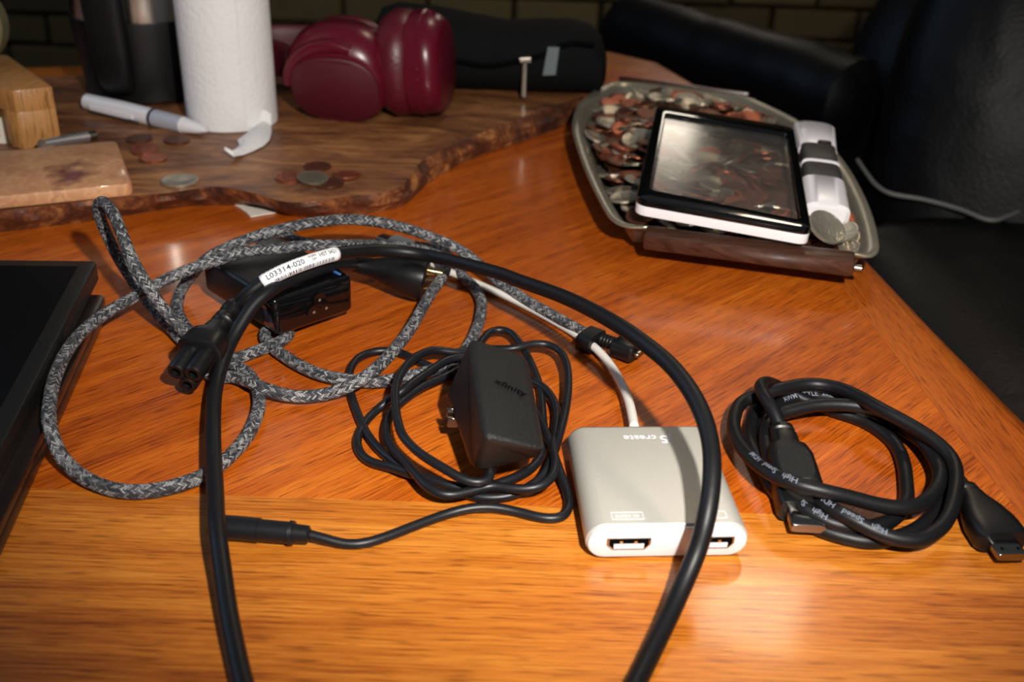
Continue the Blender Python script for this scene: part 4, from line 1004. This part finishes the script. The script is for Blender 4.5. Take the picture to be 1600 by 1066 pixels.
# body: big face up, tapering towards the prongs at its left
F4 = [at(735, 524, .044), at(823, 556, .036), at(853, 705, .031), at(756, 682, .041)]
fn = (F4[1]-F4[0]).cross(F4[3]-F4[0]).normalized(); fn = fn if fn.z > 0 else -fn
fc = sum(F4, Vector())/4
B4 = [at(708, 606, .013), at(802, 600, .010), at(832, 720, .010), at(728, 730, .010)]
P_ = at(693, 640, .012)
bm = bmesh.new()
M4 = [at(699, 590, .022), at(828, 585, .018), at(849, 716, .017), at(737, 742, .015)]
rings4 = [[at(712, 596, .0095), at(800, 590, .0085), at(825, 715, .0085), at(735, 728, .0085)], [at(694, 618, .0165), at(828, 578, .016), at(848, 712, .0165), at(741, 741, .015)], F4]
vs = [[bm.verts.new(p) for p in r] for r in rings4]
bm.faces.new(vs[0][::-1]); bm.faces.new(vs[2])
for k in range(2):
    for i in range(4): j = (i+1) % 4; bm.faces.new([vs[k][i], vs[k][j], vs[k+1][j], vs[k+1][i]])
bmesh.ops.recalc_face_normals(bm, faces=bm.faces)
bmesh.ops.bevel(bm, geom=bm.edges[:], offset=.0035, segments=4, profile=0.5, affect='EDGES', clamp_overlap=True)
body = build('adapter_body', *bm_out(bm), PEBBLED, parent=wa)
ux = (at(814, 613, .038)-at(782, 601, .040)).normalized(); ux = (ux-fn*ux.dot(fn)).normalized(); uy = fn.cross(ux)
V, Fc = text_mesh('xfinity', .0058); wv = max(v.x for v in V)
d_ = (798-800)*CR-(607-533)*CU+FPX*FW; pmid = CP+d_*((fc-CP).dot(fn)/d_.dot(fn))
build('embossed_mark', [pmid+ux*(v.x-wv/2)+uy*v.y+fn*.0004 for v in V], Fc, DARKMARK, parent=body, smooth=False)
for k, (u, v, h) in enumerate(((712, 645, .016), (713, 660, .013))):
    p = at(u, v, h); build('prong', *box(p.x-.0015, p.y, p.z, 0.005, .0016, .005, .0004, 1), DULLMETAL, parent=wa)
s0_, s1_ = at(764, 706, .021), at(764, 730, .0140)
build('strain_relief', *loft_line(s0_, s1_-s0_, [(0, .0036, .0036), (.004, .0036, .0036), (.009, .0030, .0030), ((s1_-s0_).length, .0026, .0026)], n=18), PLASTIC, parent=wa)
j0, j1 = at(484, 835.5, .0050), at(330, 822, .0050); dj = (j1-j0).normalized(); Lj = (j1-j0).length
jk = build('socket_jack', *loft_line(j0, dj, [(0, .0025, .0025), (.0006, .0034, .0034), (.0060, .0036, .0036), (.0062, .0046, .0046), (.0078, .0048, .0048), (.0082, .0042, .0042), (.0195, .0043, .0043), (.0197, .0048, .0046), (Lj, .0048, .0046)], n=28), RUBBER_T, parent=wa)

# ------------------------------------------------------------------ silver display hub
hub_t = .0150; zb2 = .0006
hfl, hfr = at(908, 838, .0075), at(1168, 832, .0075); hbl_, hbr_ = at(886, 690, .0075), at(1099, 690, .0075)
HW = .5*((hfr-hfl).length+(hbr_-hbl_).length); hxv = ((hfr-hfl)+(hbr_-hbl_)).normalized(); hyv = Vector((-hxv.y, hxv.x, 0))
hc = (hfl+hfr)/2; HD = (at(1000, 663, hub_t)-at(1035, 822, hub_t)).dot(hyv)
hf = at(1035, 822, hub_t); hc = Vector((hc.x, hc.y, T)); hc = hc+hyv*((hf-hc).dot(hyv))
MH = Matrix(((hxv.x, hyv.x, 0, hc.x), (hxv.y, hyv.y, 0, hc.y), (0, 0, 1, T+zb2), (0, 0, 0, 1)))
hub = thing('display_hub', 'flat silver dual display hub with white front and ports', 'hub', (hc+hyv*HD/2))
def stad(y, a, t, e=1.0):
    r = t/2; n_ = 14; o_ = []
    for k in range(n_+1):
        g = -math.pi/2+math.pi*k/n_; o_.append(Vector((a-r+r*math.cos(g), y, hub_t/2+r*math.sin(g)-0.0)))
    for k in range(n_+1):
        g = math.pi/2+math.pi*k/n_; o_.append(Vector((-a+r+r*math.cos(g), y, hub_t/2+r*math.sin(g))))
    return o_
def stack(rs):
    V, Fc = [], []; n_ = len(rs[0])
    for r in rs: V += r
    for k in range(len(rs)-1):
        for i in range(n_): j = (i+1) % n_; Fc.append([k*n_+i, k*n_+j, (k+1)*n_+j, (k+1)*n_+i])
    Fc.append(list(range(n_))[::-1]); Fc.append([(len(rs)-1)*n_+i for i in range(n_)]); return V, Fc
A = HW/2
shell = build('metal_shell', *stack([stad(.0002, A-.0006, hub_t-.0012), stad(.0008, A, hub_t), stad(HD-.004, A, hub_t), stad(HD-.001, A-.0012, hub_t-.0024), stad(HD, A-.003, hub_t-.006)]), ALU, parent=hub, M=MH)
face = build('front_face', *stack([stad(-.0014, A-.0018, hub_t-.0036), stad(-.0010, A-.0008, hub_t-.0018), stad(.0010, A-.0008, hub_t-.0018)]), WHITE, parent=hub, M=MH)
for px_ in (-.0150, .0170):
    tz = hub_t*.50
    tr_ = [Vector((px_-.0075, tz+.0024)), Vector((px_+.0075, tz+.0024)), Vector((px_+.0075, tz-.0004)), Vector((px_+.0058, tz-.0024)), Vector((px_-.0058, tz-.0024)), Vector((px_-.0075, tz-.0004))]
    def trap(y, sc, tr_=tr_):
        m_ = sum(tr_, Vector((0, 0)))/6; return [Vector((m_.x+(p.x-m_.x)*sc, y, m_.y+(p.y-m_.y)*sc)) for p in tr_]
    V, Fc = stack([trap(-.0019, 1.08), trap(-.0017, 1.12), trap(-.0008, 1.12)]); rim = build('port_shell', V, Fc, STEEL, parent=face, M=MH)
    V, Fc = stack([trap(-.00205, 1.0), trap(-.0010, 1.0)]); build('port_opening', V, Fc, DARKMARK, parent=rim, M=MH)
    tv, tf = box(px_, -.0021, tz-.0008, .0115, .0004, .0022); build('port_tongue', tv, tf, WHITE, parent=rim, M=MH, smooth=False)
    for dx in (-.0030, .0025):
        tv, tf = box(px_+dx, -.0022, tz+.0012, .0011, .0004, .0010); build('contact_spring', tv, tf, BRASS, parent=rim, M=MH, smooth=False)
def flat_text(txt, size, cx, cy, rot, z, par, mat, nm='etched_text'):
    V, Fc = text_mesh(txt, size); w_ = max(v.x for v in V); ca, sa_ = math.cos(rot), math.sin(rot)
    build(nm, [Vector((cx+(v.x-w_/2)*ca-v.y*sa_, cy+(v.x-w_/2)*sa_+v.y*ca, z)) for v in V], Fc, mat, parent=par, M=MH, smooth=False)
flat_text('j5', .0080, .0100, HD*.82, math.pi, hub_t+.00012, shell, MARK)
flat_text('create', .0056, -.0010, HD*.835, math.pi, hub_t+.00012, shell, MARK)
for cx, t_ in ((-.0150, '4K HDMI'), (.0170, 'HDMI')):
    flat_text(t_, .0024, cx, .0055, math.pi, hub_t+.00012, shell, MARK)
    fr4 = []
    for bx_ in ((cx, .0077, .012, .00022), (cx, .0035, .012, .00022), (cx-.006, .0056, .00022, .0044), (cx+.006, .0056, .00022, .0044)): fr4.append(box(bx_[0], bx_[1], hub_t+.0001, bx_[2], bx_[3], .0001))
    build('etched_frame', *join(*fr4), MARK, parent=shell, M=MH, smooth=False)
hubc = [(991, 668, .0075), (988, 650, .0075), (981, 622, .0070), (966, 590, .0055), (948, 563, .0045), (929, 543, .0045), (905, 526, .0035), (880, 510, .0026), (840, 488, .0024), (790, 463, .0024), (740, 441, .0026), (705, 426, .0032), (672, 410, .0045), (655, 396, .006), (645, 386, .0065), (632, 380, .0060)]
hpth = Path(pts(hubc), .002, 5)
for p in hpth.p: p.z = max(p.z, T+.0023)
V, Fc, UV = tube(hpth, .0022, 14); wc = build('white_cable', V, Fc, WHITE_C, parent=hub, uvs=UV, sharp=0)
z0, z1 = at(645, 386, .0065), at(594, 371, .0062); dz_ = (z1-z0).normalized(); Lz = (z1-z0).length
build('plug_body', *loft_line(z0, dz_, [(0, .0030, .0030, 3), (.002, .0046, .0034, 4), (Lz*.60, .0050, .0036, 4), (Lz*.62, .0044, .003, 4)], n=24), WHITE_C, parent=wc)
build('plug_tip', *loft_line(z0, dz_, [(Lz*.6, .0044, .0018, 4), (Lz, .0044, .0018, 4)], n=24), DULLMETAL, parent=wc)

# ------------------------------------------------------------------ coiled display cable
R_H = .0031
hd_pts = [(1222, 676, .0105), (1211, 646, .0160), (1195, 621, .0190), (1188, 604, .0185), (1196, 598, .0160), (1213, 603, .0090), (1255, 624, .0045), (1306, 643, .0035), (1345, 656, .0032), (1381, 677, .0032), (1402, 699, .0032), (1413, 729, .0032), (1416, 756, .0034), (1416, 785, .0040), (1396, 811, .0050), (1360, 824, .0060), (1312, 822, .0070), (1276, 807, .0080), (1246, 786, .0090), (1225, 760, .0090), (1208, 733, .0080), (1198, 705, .0070), (1196, 680, .0070), (1201, 660, .0075), (1218, 647, .0085), (1240, 641, .0095), (1270, 634, .0105), (1306, 632, .0110), (1342, 635, .0110), (1375, 643, .0105), (1408, 660, .0100), (1438, 686, .0095), (1459, 714, .0090), (1469, 738, .0090), (1465, 762, .0090), (1447, 783, .0095), (1420, 794, .0105),
    (1375, 790, .0120), (1330, 778, .0150), (1288, 768, .0175), (1240, 756, .0180), (1204, 740, .0160), (1174, 717, .0130), (1153, 690, .0110), (1146, 666, .0100), (1150, 643, .0095), (1160, 627, .0095), (1182, 619, .0110), (1210, 611, .0120), (1240, 603, .0120), (1270, 600, .0120), (1306, 605, .0130), (1336, 617, .0150), (1375, 639, .0175), (1420, 663, .0165), (1459, 688, .0150), (1486, 714, .0130), (1495, 744, .0120), (1492, 774, .0110), (1483, 806, .0095), (1465, 830, .0085), (1435, 845, .0080), (1405, 843, .0085), (1375, 834, .0095), (1339, 816, .0115), (1300, 796, .0120), (1272, 778, .0105), (1248, 754, .0080), (1218, 722, .0060), (1200, 700, .0045), (1191, 672, .0040), (1198, 651, .0040), (1213, 635, .0042),
    (1234, 625, .0045), (1264, 620, .0045), (1306, 621, .0045), (1360, 640, .0040), (1420, 674, .0034), (1460, 712, .0032), (1474, 755, .0032), (1462, 800, .0032), (1420, 834, .0032), (1360, 847, .0032), (1330, 842, .0032), (1288, 830, .0034), (1246, 807, .0036), (1219, 777, .0036), (1198, 750, .0034), (1184, 720, .0032), (1172, 690, .0032), (1174, 660, .0034), (1184, 634, .0040), (1210, 617, .0050), (1250, 610, .0055), (1306, 615, .0060), (1350, 633, .0065), (1400, 663, .0065), (1450, 697, .0060), (1480, 728, .0055), (1497, 750, .0060), (1508, 764, .0068)]
hpath = Path(pts(hd_pts), .002, 5)
for p in hpath.p: p.z = max(p.z, T+R_H)
hd_ = thing('display_cable', 'thick black display cable with printed sheath coiled at the right', 'cable', at(1320, 730, 0))
V, Fc, UV = tube(hpath, R_H, 16); hcb = build('coiled_cable', V, Fc, RUBBER, parent=hd_, uvs=UV, sharp=0)
PRINT = plain('sheath_print', srgb(112, 118, 130), 0.7)
PLUGM = plain('plug_shell_metal', srgb(150, 146, 142), 0.18, metal=1.0)
def print_on(txt, u, v, h, dirn, size=.0030, roll=0.0, ref=(0, -.55, .83)):
    on_cord(txt, size, hpath.near(at(u, v, h)), roll, 'printed_text', hcb, hpath, R_H, PRINT, dirn, ref)
print_on('AWM  STYLE  20276  80C', 1218, 633, .0042, 1, .0036)
print_on('Cable  HD  Blend  Cable', 1201, 702, .0045, 1, .0032)
print_on('High   Speed   HDMI', 1246, 758, .018, 1, .0034)
print_on('High   Speed   HDMI', 1290, 814, .008, 1, .0034)
print_on('High   Speed   HDMI', 1382, 837, .0095, 1, .0034)
# big plug in the coil
g0, g1 = at(1220, 670, .0115), at(1256, 800, .0066); dg = (g1-g0).normalized(); Lg = (g1-g0).length
_, xg, yg = axes(dg)
if yg.z < 0: yg = -yg; xg = -xg
def plug(secs, nm, mat, par, o_, d_, x_, y_, L_): return build(nm, *loft([(o_+d_*(L_*f), x_, y_, a, b, e) for f, a, b, e in secs], 36), mat, parent=par)
pA = plug([(0, .0036, .0036, 2), (.02, .0052, .0048, 2.4), (.07, .0054, .0050, 2.6), (.085, .0046, .0042, 2.6), (.11, .0046, .0042, 2.6), (.125, .0058, .0050, 2.8), (.26, .0060, .0052, 3), (.29, .0084, .0058, 3.6), (.40, .0098, .0060, 4.5), (.95, .0102, .0060, 5), (1.0, .0094, .0054, 5)], 'plug_body', PLASTIC, hd_, g0, dg, xg, yg, Lg)
build('moulded_panel', *loft([(g0+dg*(Lg*.31)+yg*.0058, xg, dg, .0001, .0001, 4), (g0+dg*(Lg*.56)+yg*.0058, xg, dg, .0076, .0110, 3.5), (g0+dg*(Lg*.56)+yg*.0066, xg, dg, .0070, .0104, 3.5)][1:], 36), PEBBLED, parent=pA)
build('plug_shell', *loft_line(g0+dg*(Lg*.98), dg, [(0, .0070, .0023, 5), (.0105, .0070, .0023, 5), (.011, .0066, .0019, 5)], n=32), PLUGM, parent=pA)
# small plug at the free end
m0, m1 = at(1506, 762, .0068), at(1567, 848, .0060); dm = (m1-m0).normalized(); Lm = (m1-m0).length
_, xm, ym = axes(dm)
if ym.z < 0: ym = -ym; xm = -xm
pB = plug([(0, .0034, .0034, 2), (.03, .0046, .0040, 2.6), (.10, .0048, .0042, 2.6), (.12, .0042, .0036, 2.6), (.16, .0042, .0036, 2.6), (.18, .0052, .0044, 2.8), (.27, .0056, .0046, 3), (.45, .0080, .0052, 3.6), (.68, .0100, .0055, 4), (.92, .0102, .0055, 4.5), (1.0, .0090, .0048, 4.5)], 'plug_body', PLASTIC, hd_, m0, dm, xm, ym, Lm)
tip = build('plug_shell', *loft_line(m0+dm*(Lm*.97)-ym*.0004, dm, [(0, .0058, .0019, 5), (.0088, .0058, .0019, 5), (.0092, .0055, .0016, 5)], n=32), PLUGM, parent=pB)
for sx2 in (-.0032, .0032):
    build('latch_hole', *loft_line(m0+dm*(Lm*.97+.0055)-ym*.0004+xm*sx2+ym*.00185, dm, [(0, .0006, .00015, 3), (.0016, .0006, .00015, 3)], n=12), DARKMARK, parent=tip)

# ------------------------------------------------------------------ leather seats round the table
# arm roll behind the far corner
ch1 = thing('leather_armchair', 'black leather armchair with a rolled arm behind the far table corner', 'armchair', (0.62, 1.75, 0))
ax0, ax1 = at(985, 52, -.055), at(1330, 160, -.055)
da = (ax1-ax0).normalized(); La = (ax1-ax0).length
S = []
_, xa, ya = axes(da)
for k in range(26):
    f = k/25; rr_ = .052*(1-(max(0, abs(f-.5)-.44)/.06)**2*.45)+.0025*noise.noise(Vector((f*14, 2, 1)))
    S.append((ax0+da*(La*(f*1.12-.06))+Vector((0, 0, .004*noise.noise(Vector((f*6, 0, 5))))), xa, ya, rr_, rr_*1.02, 2.2))
build('rolled_arm', *loft(S, 36), LEATHER, parent=ch1)
sdn = Vector((-da.y, da.x, 0)).normalized()
mid = (ax0+ax1)/2
def pad(nm, c, rx, ry, rz, par, e1=4, e2=4):
    Rm = Matrix(((da.x, sdn.x, 0), (da.y, sdn.y, 0), (0, 0, 1))).to_3x3()
    return build(nm, *ellipsoid(c, Rm, rx, ry, rz, e1, e2, 48, 28), LEATHER, parent=par)
pad('arm_panel', Vector((mid.x, mid.y, .35))+sdn*.01, La*.52, .035, .34, ch1, 8, 8)
pad('seat_cushion', Vector((mid.x, mid.y, .36))+sdn*.36, La*.48, .30, .11, ch1)
pad('arm_panel', Vector((mid.x, mid.y, .34))+sdn*.70, La*.52, .05, .32, ch1, 8, 8)
pad('backrest', Vector((mid.x, mid.y, .48))+sdn*.36+da*(La*.55), .10, .36, .40, ch1)
# chair at the right of the table
ch2 = thing('leather_chair', 'black leather chair with a puffed back close to the right edge of the table', 'armchair', (0.62, 0.78, 0))
I3 = Matrix.Identity(3)
build('seat_cushion', *ellipsoid((0.585, 0.66, 0.55), I3, .30, .36, .115, 5, 5, 56, 30), LEATHER, parent=ch2)
Rb = Matrix.Rotation(math.radians(-18), 3, 'Z') @ Matrix.Rotation(math.radians(-14), 3, 'X')
build('backrest', *ellipsoid((0.62, 1.0, 0.68), Rb, .26, .10, .28, 3.2, 3.2, 56, 30), LEATHER, parent=ch2)
build('base', *ellipsoid((0.585, 0.70, 0.26), I3, .28, .34, .255, 9, 8, 48, 20), LEATHER, parent=ch2)
zs = 0.665-T
tag(build('pale_cord', *tube(Path([at(u, v, zs+.0022) for u, v in ((1340, 250), (1352, 268), (1372, 292), (1392, 303), (1440, 311), (1500, 327), (1548, 345), (1575, 338), (1612, 322), (1660, 312))], .004, 3), .0020, 10)[:2], plain('grey_cord_sleeve', srgb(120, 118, 112), 0.6)), 'thin pale cord lying across the black chair seat', 'cord')
